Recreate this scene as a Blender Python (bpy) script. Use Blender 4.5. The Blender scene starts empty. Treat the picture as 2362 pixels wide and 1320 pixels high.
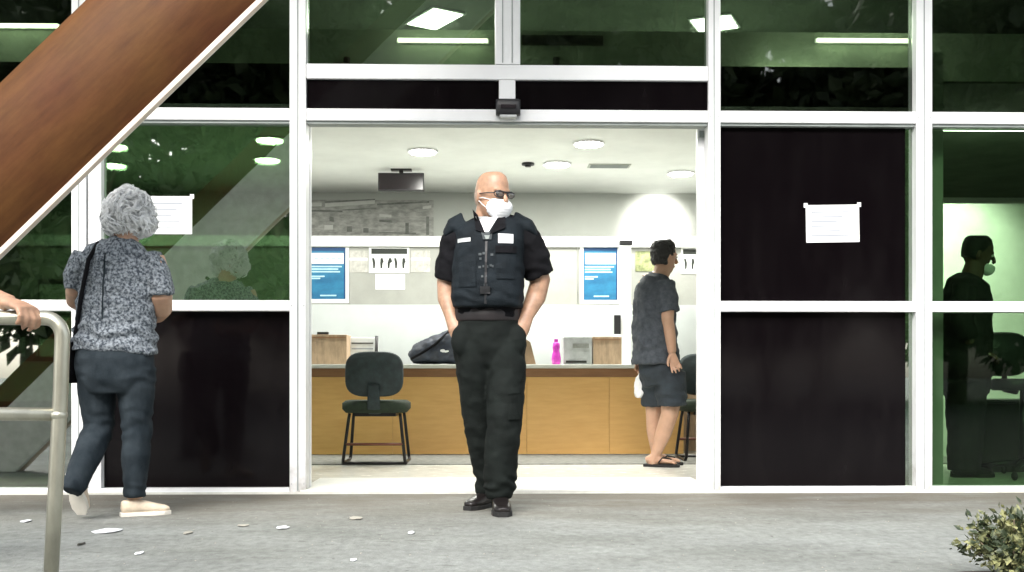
import bpy, bmesh, math, random
from mathutils import Vector, Matrix, noise
from mathutils.bvhtree import BVHTree
R = math.radians
random.seed(7)
S = bpy.context.scene
COL = S.collection

# ------------------------------------------------------------------ camera
FPX, CX, HY, CAMH, CAMD, YAW = 2508.0, 1181.0, 870.0, 0.69, 6.5, R(1.3)
cam = bpy.data.cameras.new('camera'); co = bpy.data.objects.new('camera', cam); COL.objects.link(co)
cam.sensor_fit = 'HORIZONTAL'; cam.sensor_width = 36; cam.lens = 36 * FPX / 2362
cam.shift_y = (HY - 660) / 2362; cam.clip_end = 2000; cam.clip_start = .05
co.location = (0, -CAMD, CAMH); co.rotation_euler = (R(90), 0, -YAW)
S.camera = co
# ------------------------------------------------------------------ world, sun, exposure
w = bpy.data.worlds.new('World'); S.world = w; w.use_nodes = True
nt = w.node_tree; bg = nt.nodes['Background']
sky = nt.nodes.new('ShaderNodeTexSky'); sky.sky_type = 'NISHITA'; sky.sun_disc = False
sky.sun_elevation = R(41); sky.sun_rotation = R(199); sky.dust_density = 3; sky.air_density = 1.2
hs = nt.nodes.new('ShaderNodeHueSaturation'); hs.inputs['Saturation'].default_value = .35
nt.links.new(sky.outputs[0], hs.inputs['Color']); nt.links.new(hs.outputs[0], bg.inputs[0])
bg.inputs[1].default_value = .15
sun = bpy.data.lights.new('sun', 'SUN'); sun.energy = 1.5; sun.angle = R(40); sun.color = (1, .97, .92)
so = bpy.data.objects.new('sun', sun); COL.objects.link(so)
sd = Vector((-.35, -1, .92)).normalized()
so.rotation_euler = (-sd).to_track_quat('-Z', 'Y').to_euler(); so.location = (-6, -14, 18)
S.view_settings.view_transform = 'Standard'; S.view_settings.look = 'None'
S.view_settings.gamma = 1; S.view_settings.exposure = 1.55

# ------------------------------------------------------------------ pixel -> place
RT = Vector((math.cos(YAW), -math.sin(YAW), 0)); FW = Vector((math.sin(YAW), math.cos(YAW), 0)); UP = Vector((0, 0, 1))
CAM = Vector((0, -CAMD, CAMH))
def W(px, py, d):                       # a point at distance d along the optical axis
    return CAM + RT * ((px - CX) / FPX * d) + UP * ((HY - py) / FPX * d) + FW * d
def PY(px, py, Y):                      # the point of a plane parallel to the facade
    dr = RT * ((px - CX) / FPX) + UP * ((HY - py) / FPX) + FW
    return CAM + dr * ((Y + CAMD) / dr.y)
def XY(px, Y): return PY(px, HY, Y).x
def ZY(px, py, Y): return PY(px, py, Y).z

# ------------------------------------------------------------------ materials
def nodes(name):
    m = bpy.data.materials.new(name); m.use_nodes = True
    return m, m.node_tree.nodes, m.node_tree.links, m.node_tree.nodes['Principled BSDF']
def pm(name, col, rough=.5, metal=0, var=.12, scale=6, bump=0, bscale=60, col2=None, stretch=(1, 1, 1), spec=.5, sss=0, emit=0, coat=0, contrast=(.35, .65)):
    m, N, L, b = nodes(name)
    tc = N.new('ShaderNodeTexCoord'); mp = N.new('ShaderNodeMapping'); mp.inputs['Scale'].default_value = stretch
    L.new(tc.outputs['Object'], mp.inputs[0])
    n = N.new('ShaderNodeTexNoise'); n.inputs['Scale'].default_value = scale; n.inputs['Detail'].default_value = 6; n.inputs['Roughness'].default_value = .62
    L.new(mp.outputs[0], n.inputs['Vector'])
    r = N.new('ShaderNodeValToRGB'); e = r.color_ramp.elements
    e[0].position, e[1].position = contrast
    c2 = col2 or tuple(min(1, c * (1 + var)) for c in col); c1 = col if col2 else tuple(c * (1 - var) for c in col)
    e[0].color = (*c1, 1); e[1].color = (*c2, 1)
    L.new(n.outputs[0], r.inputs[0]); L.new(r.outputs[0], b.inputs['Base Color'])
    mr = N.new('ShaderNodeMapRange'); mr.inputs[3].default_value = max(.02, rough - .08); mr.inputs[4].default_value = min(1, rough + .08)
    L.new(n.outputs[0], mr.inputs[0]); L.new(mr.outputs[0], b.inputs['Roughness'])
    b.inputs['Metallic'].default_value = metal; b.inputs['Specular IOR Level'].default_value = spec
    b.inputs['Coat Weight'].default_value = coat
    if sss:
        b.inputs['Subsurface Weight'].default_value = sss; b.inputs['Subsurface Radius'].default_value = (.012, .005, .003); b.inputs['Subsurface Scale'].default_value = 1
    if bump:
        n2 = N.new('ShaderNodeTexNoise'); n2.inputs['Scale'].default_value = bscale; n2.inputs['Detail'].default_value = 5
        L.new(mp.outputs[0], n2.inputs['Vector'])
        bp = N.new('ShaderNodeBump'); bp.inputs['Strength'].default_value = bump; bp.inputs['Distance'].default_value = .01
        L.new(n2.outputs[0], bp.inputs['Height']); L.new(bp.outputs[0], b.inputs['Normal'])
    if emit:
        b.inputs['Emission Color'].default_value = (*col, 1); b.inputs['Emission Strength'].default_value = emit
    return m
def glass(name, tint, base=.07, gl=(1, 1, 1), fk=1.0):
    m, N, L, b = nodes(name); N.remove(b)
    o = N['Material Output']
    t = N.new('ShaderNodeBsdfTransparent'); t.inputs[0].default_value = (*tint, 1)
    g = N.new('ShaderNodeBsdfGlossy'); g.inputs['Roughness'].default_value = .015; g.inputs[0].default_value = (*gl, 1)
    tc = N.new('ShaderNodeTexCoord'); n = N.new('ShaderNodeTexNoise'); n.inputs['Scale'].default_value = 1.3
    bp = N.new('ShaderNodeBump'); bp.inputs['Strength'].default_value = .02; bp.inputs['Distance'].default_value = .05
    L.new(tc.outputs['Object'], n.inputs['Vector']); L.new(n.outputs[0], bp.inputs['Height']); L.new(bp.outputs[0], g.inputs['Normal'])
    fr = N.new('ShaderNodeFresnel'); fr.inputs[0].default_value = 1.5
    ad = N.new('ShaderNodeMath'); ad.operation = 'MULTIPLY_ADD'; ad.use_clamp = True; ad.inputs[1].default_value = fk; ad.inputs[2].default_value = base
    L.new(fr.outputs[0], ad.inputs[0])
    mx = N.new('ShaderNodeMixShader'); L.new(ad.outputs[0], mx.inputs[0]); L.new(t.outputs[0], mx.inputs[1]); L.new(g.outputs[0], mx.inputs[2])
    L.new(mx.outputs[0], o.inputs[0])
    return m
M = {}
M['white'] = pm('white_aluminium', (.80, .81, .82), .35, var=.04, scale=3)
def stained():
    m = pm('stained_white_aluminium', (.80, .81, .82), .35, var=.05, scale=3); N = m.node_tree.nodes; L = m.node_tree.links; b = N['Principled BSDF']
    src = b.inputs['Base Color'].links[0].from_socket
    tc = N.new('ShaderNodeTexCoord'); sp = N.new('ShaderNodeSeparateXYZ'); L.new(tc.outputs['Object'], sp.inputs[0])
    mr = N.new('ShaderNodeMapRange'); mr.inputs[1].default_value = .42; mr.inputs[2].default_value = 0; L.new(sp.outputs[2], mr.inputs[0])
    n = N.new('ShaderNodeTexNoise'); n.inputs['Scale'].default_value = 14; n.inputs['Detail'].default_value = 7; L.new(tc.outputs['Object'], n.inputs['Vector'])
    mu = N.new('ShaderNodeMath'); mu.operation = 'MULTIPLY'; L.new(mr.outputs[0], mu.inputs[0]); L.new(n.outputs[0], mu.inputs[1])
    m2 = N.new('ShaderNodeMapRange'); m2.inputs[1].default_value = .22; m2.inputs[2].default_value = .7; m2.inputs[4].default_value = .8; L.new(mu.outputs[0], m2.inputs[0])
    x = N.new('ShaderNodeMix'); x.data_type = 'RGBA'; L.new(m2.outputs[0], x.inputs[0]); L.new(src, x.inputs[6]); x.inputs[7].default_value = (.22, .19, .15, 1)
    L.new(x.outputs[2], b.inputs['Base Color']); return m
M['white_stained'] = stained()
M['white_wall'] = pm('white_plaster', (.60, .62, .58), .8, var=.04, scale=2, bump=.1, bscale=80)
M['grey_trim'] = pm('grey_rubber_trim', (.28, .31, .30), .6)
M['dark'] = pm('dark_spandrel', (.0034, .0024, .003), .09, col2=(.0055, .0043, .0048), scale=4, stretch=(2, 1, .6), spec=.17, contrast=(.45, .75))
M['black_plastic'] = pm('black_plastic', (.015, .015, .017), .45, var=.2)
M['glass'] = glass('green_film_glass', (.31, .45, .29), .26)
M['glass_up'] = glass('green_upper_glass', (.36, .43, .35), .03)
M['glass_room'] = glass('green_clear_glass', (.54, .66, .53), .0, fk=.35)
M['beige'] = pm('beige_panel', (.33, .335, .31), .7, var=.06, scale=5, bump=.1)
M['panel_white'] = pm('matt_white_panel', (.50, .53, .53), .6, var=.05, scale=2)
M['ceil'] = pm('ceiling_board', (.78, .80, .77), .9, var=.05, scale=2, bump=.05)
M['olive'] = pm('olive_fascia', (.38, .43, .33), .8, var=.15, scale=4)
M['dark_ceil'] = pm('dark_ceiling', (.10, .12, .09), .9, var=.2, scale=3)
M['floor'] = pm('polished_floor', (.68, .68, .62), .25, var=.12, scale=9, stretch=(1, 3, 1))
M['runner'] = pm('grey_runner', (.20, .20, .18), .9, var=.25, scale=20, bump=.3)
M['thresh'] = pm('pale_threshold', (.74, .75, .70), .4, var=.06, scale=8, stretch=(1, 4, 1))
def wood(name, c1, c2, sc=3):
    return pm(name, c1, .42, col2=c2, scale=sc, stretch=(1.2, 1.2, 9), bump=.08, bscale=30, contrast=(.3, .7))
M['wood'] = wood('orange_laminate', (.76, .43, .14), (.86, .53, .19))
M['wood_dark'] = wood('brown_edge', (.25, .12, .05), (.36, .18, .08))
M['box_wood'] = pm('tan_board', (.46, .33, .22), .7, var=.18, scale=9, stretch=(4, 4, 1))
M['emit'] = pm('lamp_diffuser', (1, .98, .94), .5, emit=14, var=.01)
M['emit_dim'] = pm('tube_diffuser', (1, .96, .80), .5, emit=5, var=.01)
M['paper'] = pm('white_paper', (.84, .85, .84), .8, var=.03)
M['ink'] = pm('grey_print', (.30, .33, .36), .8)
M['ink_dark'] = pm('black_print', (.03, .035, .03), .8)
M['grime'] = pm('grey_mural_print', (.35, .35, .33), .8, col2=(.60, .60, .57), scale=9, stretch=(1, 1, 2.4), contrast=(.38, .62))
M['mural_dark'] = pm('mural_dark_print', (.25, .26, .24), .8, var=.3, scale=14)
M['mural_light'] = pm('mural_light_print', (.74, .74, .71), .8, var=.06, scale=14)
M['blue'] = pm('blue_poster_print', (.010, .10, .22), .45, col2=(.025, .20, .36), scale=3.5, stretch=(1, 1, 2.2))
M['blue_dark'] = pm('navy_poster_print', (.008, .05, .15), .45)
M['blue_light'] = pm('pale_blue_print', (.42, .66, .80), .5, var=.15, scale=30)
M['olive_photo'] = pm('olive_photo_print', (.10, .13, .05), .6, col2=(.42, .43, .22), scale=14)
M['screen'] = pm('dark_screen', (.012, .007, .010), .22, var=.1)
M['magenta'] = pm('magenta_plastic', (.62, .06, .50), .3, var=.15, scale=20)
M['grey_plastic'] = pm('grey_plastic', (.42, .44, .44), .45, var=.15, scale=14)
M['printer'] = pm('white_plastic', (.72, .74, .75), .4, var=.05)
M['bag'] = pm('navy_nylon', (.022, .028, .045), .6, var=.4, scale=14, bump=.5, bscale=25)
M['kraft'] = pm('brown_card', (.22, .15, .09), .8, var=.15)
M['chair_fab'] = pm('charcoal_fabric', (.028, .040, .042), .85, var=.25, scale=20, bump=.4, bscale=250)
M['chair_seat'] = pm('dark_green_fabric', (.018, .030, .016), .85, var=.25, scale=20, bump=.4, bscale=250)
M['black_metal'] = pm('black_steel', (.012, .011, .012), .35, metal=.3)
M['brown_metal'] = pm('brown_bar', (.16, .05, .025), .5)
M['steel'] = pm('galvanised_steel', (.40, .39, .32), .34, metal=.85, var=.25, scale=7, bump=.12, bscale=40, stretch=(1, 1, .4))
M['skin_tan'] = pm('tan_skin', (.38, .225, .145), .45, var=.20, scale=24, sss=.25, bump=.08, bscale=140)
M['skin_pale'] = pm('pale_skin', (.46, .28, .19), .5, var=.08, scale=14, sss=.25, bump=.08, bscale=140)
M['skin_backlit'] = pm('backlit_skin', (.09, .05, .035), .5, var=.1, scale=14, sss=.1)  # backlit shade is put into this skin colour
M['black_cloth'] = pm('black_shirt_cloth', (.0065, .0065, .0080), .85, var=.3, scale=9, bump=.35, bscale=300, spec=.12)
M['vest'] = pm('charcoal_vest_nylon', (.0105, .0145, .0180), .75, var=.3, scale=9, bump=.35, bscale=200, spec=.12)
M['vest_print'] = pm('grey_vest_print', (.045, .055, .06), .7)
M['pants'] = pm('dark_grey_trouser_cloth', (.0085, .0110, .0100), .8, var=.35, scale=7, bump=.35, bscale=250, spec=.12)
M['belt'] = pm('black_leather', (.010, .007, .008), .5, var=.2)
M['boot'] = pm('black_boot_leather', (.009, .007, .007), .35, var=.3)
M['white_cloth'] = pm('white_cotton', (.82, .82, .82), .85, var=.03, bump=.15, bscale=200)
M['mask'] = pm('white_mask_fabric', (.84, .85, .87), .85, var=.02, bump=.12, bscale=160)
M['jeans'] = pm('dark_blue_denim', (.012, .018, .023), .85, col2=(.034, .044, .052), scale=8, bump=.4, bscale=280, stretch=(1, 1, .6), spec=.12)
M['blouse'] = pm('mottled_blouse_print', (.028, .038, .052), .85, col2=(.27, .30, .33), scale=75, contrast=(.41, .60), bump=.3, bscale=60)
M['man_shirt'] = pm('slate_checked_cloth', (.035, .043, .055), .85, col2=(.070, .080, .095), scale=30, bump=.35, bscale=200)
M['man_shorts'] = pm('navy_shorts_cloth', (.020, .028, .036), .85, var=.3, scale=10, bump=.3, bscale=200)
M['silhouette'] = pm('black_work_clothes', (.010, .008, .010), .85, var=.2)
M['hair_grey'] = pm('grey_white_hair', (.42, .43, .44), .7, col2=(.70, .71, .72), scale=16, contrast=(.36, .6))  # shade between the locks put into the greyer cap colour
M['hair_white'] = pm('white_curl_hair', (.70, .71, .72), .55, col2=(.93, .94, .95), scale=9, contrast=(.35, .6))
M['hair_black'] = pm('black_hair', (.008, .007, .007), .5, var=.3, scale=60, bump=.6, bscale=150)
M['shoe_beige'] = pm('cream_shoe_leather', (.66, .55, .42), .6, var=.1, scale=20)
M['shoe_sole'] = pm('white_rubber', (.76, .72, .64), .7, var=.1)
M['eye_white'] = pm('eye_white', (.7, .68, .65), .25)
M['rubber'] = pm('black_rubber', (.010, .010, .010), .8)
M['plastic_bag'] = pm('white_bag_film', (.75, .76, .76), .4, var=.05, bump=.3)
M['bark'] = pm('grey_bark', (.13, .10, .07), .9, var=.3, scale=12, bump=.6, bscale=30)
M['leaf'] = pm('dark_leaf', (.035, .060, .022), .6, col2=(.085, .115, .040), scale=1.5)
M['shrub_leaf'] = pm('variegated_leaf', (.026, .040, .016), .55, col2=(.30, .30, .13), scale=20, contrast=(.46, .64))
M['soil'] = pm('dark_soil', (.06, .045, .032), .95, var=.3, scale=20, bump=.8, bscale=60)
M['litter'] = pm('white_litter', (.80, .82, .84), .8, var=.05)
M['litter_tan'] = pm('tan_litter', (.36, .34, .29), .8, var=.15)
M['dry_leaf'] = pm('dark_dry_leaf', (.03, .028, .02), .8)
M['lens'] = glass('spectacle_lens', (.55, .50, .45), .06)
M['green_wall'] = pm('pale_room_wall', (.72, .76, .68), .85, var=.08, scale=5, bump=.1)
M['room_dark'] = pm('dark_cabinet', (.03, .024, .026), .6, var=.2)
M['desk_grey'] = pm('pale_grey_board', (.45, .47, .42), .7, var=.1)
M['strut_back'] = pm('pale_strut_paint', (.84, .85, .84), .8, var=.10, scale=14, bump=.4, bscale=90)
M['concrete'] = pm('pale_grey_concrete', (.55, .56, .55), .85, var=.14, scale=14, bump=.5, bscale=90)

def ground_mat():
    m, N, L, b = nodes('worn_asphalt')
    tc = N.new('ShaderNodeTexCoord')
    def nz(sc, det, st=(1, 1, 1), ro=.6):
        mp = N.new('ShaderNodeMapping'); mp.inputs['Scale'].default_value = st; L.new(tc.outputs['Object'], mp.inputs[0])
        n = N.new('ShaderNodeTexNoise'); n.inputs['Scale'].default_value = sc; n.inputs['Detail'].default_value = det; n.inputs['Roughness'].default_value = ro
        L.new(mp.outputs[0], n.inputs['Vector']); return n.outputs[0]
    def ramp(src, p0, c0, p1, c1):
        r = N.new('ShaderNodeValToRGB'); e = r.color_ramp.elements; e[0].position = p0; e[1].position = p1; e[0].color = (*c0, 1); e[1].color = (*c1, 1)
        L.new(src, r.inputs[0]); return r.outputs[0]
    def mix(a, bb, fac, mode='MIX'):
        x = N.new('ShaderNodeMix'); x.data_type = 'RGBA'; x.blend_type = mode
        for s, v in ((0, fac), (6, a), (7, bb)):
            if hasattr(v, 'links') or hasattr(v, 'is_linked'): L.new(v, x.inputs[s])
            else: x.inputs[s].default_value = v if s == 0 else (*v, 1)
        return x.outputs[2]
    base = ramp(nz(1.1, 6, (1, 1.6, 1)), .32, (.220, .231, .217), .68, (.305, .320, .302))
    fine = ramp(nz(30, 6, (.8, .55, 1), .7), .30, (.66, .66, .66), .72, (1.2, 1.2, 1.2))
    c = mix(base, fine, 1.0, 'MULTIPLY')
    crack = ramp(nz(7, 5, (.35, 2.2, 1), .7), .31, (.40, .40, .38), .40, (1, 1, 1))
    c = mix(c, crack, .8, 'MULTIPLY')
    blot = ramp(nz(.9, 7, (.8, 1.5, 1), .65), .36, (.74, .74, .71), .62, (1.06, 1.06, 1.06))
    c = mix(c, blot, .9, 'MULTIPLY')
    spots = ramp(nz(16, 3, (1, .6, 1), .5), .27, (.45, .45, .43), .31, (1, 1, 1))
    c = mix(c, spots, .7, 'MULTIPLY')
    # darker brown towards the foot of the building, with a ragged edge
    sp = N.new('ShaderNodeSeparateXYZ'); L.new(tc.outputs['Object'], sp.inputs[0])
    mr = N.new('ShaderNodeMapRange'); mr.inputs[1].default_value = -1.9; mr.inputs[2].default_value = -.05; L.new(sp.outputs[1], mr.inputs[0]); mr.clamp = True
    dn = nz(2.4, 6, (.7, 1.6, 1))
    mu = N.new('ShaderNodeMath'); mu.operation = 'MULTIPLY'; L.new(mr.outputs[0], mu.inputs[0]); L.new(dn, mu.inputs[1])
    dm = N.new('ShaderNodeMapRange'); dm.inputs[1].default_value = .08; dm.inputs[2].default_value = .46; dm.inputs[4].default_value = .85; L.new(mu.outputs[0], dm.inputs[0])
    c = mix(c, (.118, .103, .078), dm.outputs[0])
    L.new(c, b.inputs['Base Color']); b.inputs['Roughness'].default_value = .85
    bp = N.new('ShaderNodeBump'); bp.inputs['Strength'].default_value = .6; bp.inputs['Distance'].default_value = .012
    L.new(nz(70, 6), bp.inputs['Height']); L.new(bp.outputs[0], b.inputs['Normal'])
    return m
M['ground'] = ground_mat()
def beam_mat():
    m = pm('red_brown_beam_paint', (.080, .026, .010), .6, col2=(.112, .052, .014), scale=1.8, bump=.10, bscale=24, spec=.2, contrast=(.3, .7))
    N = m.node_tree.nodes; L = m.node_tree.links; b = N['Principled BSDF']; src = b.inputs['Base Color'].links[0].from_socket
    tc = N.new('ShaderNodeTexCoord'); mp = N.new('ShaderNodeMapping'); mp.inputs['Rotation'].default_value = (0, R(44), 0); mp2 = N.new('ShaderNodeMapping'); mp2.inputs['Scale'].default_value = (1.2, 1, 9)
    L.new(tc.outputs['Object'], mp.inputs[0]); L.new(mp.outputs[0], mp2.inputs[0])
    n = N.new('ShaderNodeTexNoise'); n.inputs['Scale'].default_value = 2.2; n.inputs['Detail'].default_value = 8; n.inputs['Roughness'].default_value = .7; L.new(mp2.outputs[0], n.inputs['Vector'])
    rr = N.new('ShaderNodeValToRGB'); e = rr.color_ramp.elements; e[0].position = .30; e[1].position = .62; e[0].color = (.55, .48, .46, 1); e[1].color = (1.12, 1.1, 1.08, 1); L.new(n.outputs[0], rr.inputs[0])
    x = N.new('ShaderNodeMix'); x.data_type = 'RGBA'; x.blend_type = 'MULTIPLY'; x.inputs[0].default_value = .75; L.new(src, x.inputs[6]); L.new(rr.outputs[0], x.inputs[7]); L.new(x.outputs[2], b.inputs['Base Color'])
    return m
M['beam'] = beam_mat()

# ------------------------------------------------------------------ mesh helpers
class MB:
    def __init__(s): s.v = []; s.f = []
    def add(s, vs, fs):
        o = len(s.v); s.v += [Vector(p) for p in vs]; s.f += [tuple(i + o for i in f) for f in fs]; return s
    def box(s, x0, x1, y0, y1, z0, z1, mx=None):
        vs = [Vector((x, y, z)) for z in (z0, z1) for x, y in ((x0, y0), (x1, y0), (x1, y1), (x0, y1))]
        if mx is not None: vs = [mx @ p for p in vs]
        return s.add(vs, [(3, 2, 1, 0), (4, 5, 6, 7), (0, 1, 5, 4), (1, 2, 6, 5), (2, 3, 7, 6), (3, 0, 4, 7)])
    def loft(s, st, n=20, side=None, p=2.0, cap=True):
        # st: list of (centre, rx, ry); rx lies along 'side', ry across it
        side = Vector(side or RT); rings = []
        for i, (c, rx, ry) in enumerate(st):
            c = Vector(c); a = Vector(st[max(i - 1, 0)][0]); b = Vector(st[min(i + 1, len(st) - 1)][0])
            t = (b - a).normalized(); sx = side - t * side.dot(t)
            if sx.length < .05: sx = t.orthogonal()
            sx.normalize(); sy = t.cross(sx)
            rg = []
            for k in range(n):
                q = 2 * math.pi * k / n; cc, ss = math.cos(q), math.sin(q)
                ex = math.copysign(abs(cc) ** (2 / p), cc); ey = math.copysign(abs(ss) ** (2 / p), ss)
                rg.append(c + sx * (rx * ex) + sy * (ry * ey))
            rings.append(rg)
        vs = [q for r in rings for q in r]; fs = []
        for i in range(len(rings) - 1):
            for k in range(n):
                k2 = (k + 1) % n
                fs.append((i * n + k, i * n + k2, (i + 1) * n + k2, (i + 1) * n + k))
        if cap:
            fs.append(tuple(range(n - 1, -1, -1))); fs.append(tuple((len(rings) - 1) * n + k for k in range(n)))
        return s.add(vs, fs)
    def tube(s, pts, r, n=10, **k):
        if not hasattr(r, '__len__'): r = [r] * len(pts)
        return s.loft([(p, q, q) for p, q in zip(pts, r)], n, **k)
    def ell(s, c, r, mx=None, n=16):
        c = Vector(c); vs = []; fs = []; h = n // 2
        for i in range(h + 1):
            th = math.pi * i / h
            for k in range(n):
                ph = 2 * math.pi * k / n
                q = Vector((r[0] * math.sin(th) * math.cos(ph), r[1] * math.sin(th) * math.sin(ph), r[2] * math.cos(th)))
                if mx is not None: q = mx @ q
                vs.append(c + q)
        for i in range(h):
            for k in range(n):
                k2 = (k + 1) % n; fs.append((i * n + k, (i + 1) * n + k, (i + 1) * n + k2, i * n + k2))
        return s.add(vs, fs)
    def disc(s, c, r, z0, z1, n=28):
        return s.loft([((c[0], c[1], z0), r, r), ((c[0], c[1], z1), r, r)], n, side=(1, 0, 0))
    def prism(s, poly, y0, y1):         # a polygon in x,z given thickness along y
        n = len(poly); vs = [(x, y0, z) for x, z in poly] + [(x, y1, z) for x, z in poly]
        fs = [tuple(range(n)), tuple(range(2 * n - 1, n - 1, -1))] + [(i, n + i, n + (i + 1) % n, (i + 1) % n) for i in range(n)]
        return s.add(vs, fs)
    def mesh(s, name, bevel=0, segs=2, remesh=0, sm=0, fn=None):
        me = bpy.data.meshes.new(name); me.from_pydata(s.v, [], s.f)
        bm = bmesh.new(); bm.from_mesh(me)
        bmesh.ops.remove_doubles(bm, verts=bm.verts, dist=1e-5)
        bmesh.ops.recalc_face_normals(bm, faces=bm.faces)
        if bevel: bmesh.ops.bevel(bm, geom=bm.edges, offset=bevel, segments=segs, profile=.6, affect='EDGES', clamp_overlap=True)
        bm.to_mesh(me); bm.free()
        if remesh:
            t = bpy.data.objects.new('t', me); COL.objects.link(t)
            m = t.modifiers.new('r', 'REMESH'); m.mode = 'VOXEL'; m.voxel_size = remesh
            if sm: q = t.modifiers.new('s', 'SMOOTH'); q.iterations = sm; q.factor = .5
            dg = bpy.context.evaluated_depsgraph_get(); dg.update()
            me2 = bpy.data.meshes.new_from_object(t.evaluated_get(dg))
            bpy.data.objects.remove(t); bpy.data.meshes.remove(me); me = me2; me.name = name
        if fn:
            nr = [v.normal.copy() for v in me.vertices]
            for v, n in zip(me.vertices, nr): v.co = v.co + n * fn(v.co)
        return me
    def build(s, name, mat, parent=None, smooth=False, origin=None, **k):
        me = s.mesh(name, **k)
        return place(name, me, mat, parent, smooth, origin)
def base_of(me):
    xs = [v.co for v in me.vertices]
    lo = [min(c[i] for c in xs) for i in range(3)]; hi = [max(c[i] for c in xs) for i in range(3)]
    return Vector(((lo[0] + hi[0]) / 2, (lo[1] + hi[1]) / 2, lo[2]))
def world_loc(o):
    l = Vector(o.location)
    while o.parent: o = o.parent; l += o.location
    return l
def place(name, me, mat, parent, smooth=False, origin=None):
    b = Vector(origin) if origin else base_of(me)
    me.transform(Matrix.Translation(-b))
    if mat is not None:
        me.materials.clear(); me.materials.append(M[mat] if isinstance(mat, str) else mat)
    if smooth:
        for p in me.polygons: p.use_smooth = True
    o = bpy.data.objects.new(name, me); COL.objects.link(o)
    o.location = b - (world_loc(parent) if parent else Vector((0, 0, 0))); o.parent = parent
    return o
def tag(o, label=None, cat=None, group=None, kind=None):
    if label: o['label'] = label
    if cat: o['category'] = cat
    if group: o['group'] = group
    if kind: o['kind'] = kind
    return o
def thing(name, loc, label, cat, group=None):
    o = bpy.data.objects.new(name, None); COL.objects.link(o); o.location = loc; o.empty_display_size = .1
    return tag(o, label, cat, group)
def struct(o): o['kind'] = 'structure'; return o
def B(*a): return MB().box(*a)
def light(name, kind, loc, parent, energy, size=.2, col=(1, .97, .92), aim=None, spot=None):
    l = bpy.data.lights.new(name, kind); l.energy = energy; l.color = col
    if kind == 'AREA': l.shape = 'DISK'; l.size = size
    else: l.shadow_soft_size = size
    if spot: l.spot_size = R(spot); l.spot_blend = .8
    o = bpy.data.objects.new(name, l); COL.objects.link(o)
    o.location = Vector(loc) - world_loc(parent); o.parent = parent
    if aim is not None: o.rotation_euler = (Vector(aim) - Vector(loc)).to_track_quat('-Z', 'Y').to_euler()
    return o

# ================================================================== SETTING
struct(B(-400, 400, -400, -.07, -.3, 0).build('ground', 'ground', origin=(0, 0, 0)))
XL, XR, YB = -6.4, 6.0, 5.38
struct(B(XL, XR, -.068, YB + .3, -.3, .012).build('floor', 'floor', origin=(0, 0, 0)))
struct(B(XL + .02, XR - .02, 1.9, 2.9, .0125, .020).build('floor_runner', 'runner'))
ZC = 2.70
struct(B(XL, XR, .75, YB, ZC, 2.99).build('ceiling', 'ceil'))
struct(B(XL, XR, .742, .749, ZC - .02, 3.0).build('ceiling_fascia', 'olive'))
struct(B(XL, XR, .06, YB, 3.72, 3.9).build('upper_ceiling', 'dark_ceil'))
struct(B(XL, XR, YB, YB + .2, 0.012, 3.72).build('wall_back', 'white_wall'))
struct(B(XL - .2, XL, -.06, YB + .2, .0, 3.9).build('wall_left', 'white_wall'))
struct(B(XR, XR + .2, -.06, YB + .2, .0, 3.9).build('wall_right', 'white_wall'))
XP = XY(2118, .3)
struct(B(XP, XP + .1, .16, YB - .002, .012, ZC - .002).build('wall_partition', 'beige'))
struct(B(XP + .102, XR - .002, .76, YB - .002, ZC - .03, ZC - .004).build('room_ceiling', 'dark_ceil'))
# roof of the building and the wall band over the glass
struct(B(XL - .2, XR + .2, -.1, YB + .3, 3.902, 4.1).build('roof', 'concrete'))

# ================================================================== FACADE
G = -.06                                  # front plane of the frames
def fx(px): return XY(px, G)
fac = thing('glass_facade', (fx(1181), 0, 0), 'white framed green glass shopfront with wide open doorway', 'facade')
x0f, x1f = XL, XR
ZT0, ZT1, ZM0, ZM1, ZH0, ZH1, ZTOP = 2.205, 2.276, 1.080, 1.143, 2.452, 2.541, 3.45
def bar(name, xa, xb, za, zb, ya=-.06, yb=.06, mat='white', bv=.005, par=None):
    return B(xa, xb, ya, yb, za, zb).build(name, mat, par or fac, bevel=bv)
m0a, m0b, m0c, m0d = fx(165), fx(198), fx(202), fx(232)
m1a, m1b = fx(668), fx(706); m3a, m3b = fx(1634), fx(1662); m4a, m4b = fx(2113), fx(2150)
c2a, c2b = fx(1142), fx(1200)
ex = [(m0a, m0b), (m1a, m1b), (m3a, m3b), (m4a, m4b)]
bayl = m1a - m0b; ex = [(m0a - bayl - .1, m0a - bayl - .015)] + ex + [(m4b + 1.2, m4b + 1.29)]
for a, b in ex: bar('mullion', a, b, 0, ZTOP, -.065, .065, 'white_stained')
for a, b in ((m1a + .045, m1a + .052), (m3a + .030, m3a + .036), (m4a + .044, m4a + .050), (m0a + .040, m0a + .046)):
    B(a, b, -.0675, -.064, .02, ZTOP - .02).build('joint_line', 'grey_trim', fac)
bar('door_frame_jamb', m0c, m0d, .036, ZT0 - .001, -.05, .05)
bar('mullion', c2a, c2b, ZH1 + .001, ZTOP, -.063, .063)
for t in (.3, .68): B(c2a + (c2b - c2a) * t - .003, c2a + (c2b - c2a) * t + .003, -.0655, -.062, ZH1 + .01, ZTOP - .02).build('joint_line', 'grey_trim', fac)
bar('mullion', fx(1151), fx(1189), ZT1 + .06, ZH0 - .001, -.058, .03)
def span(i, j): return ex[i][1] + .001, ex[j][0] - .001
bays = [(x0f, ex[0][0] - .001), span(0, 1), span(1, 2), span(2, 3), span(3, 4), span(4, 5), (ex[5][1] + .001, x1f)]
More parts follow.
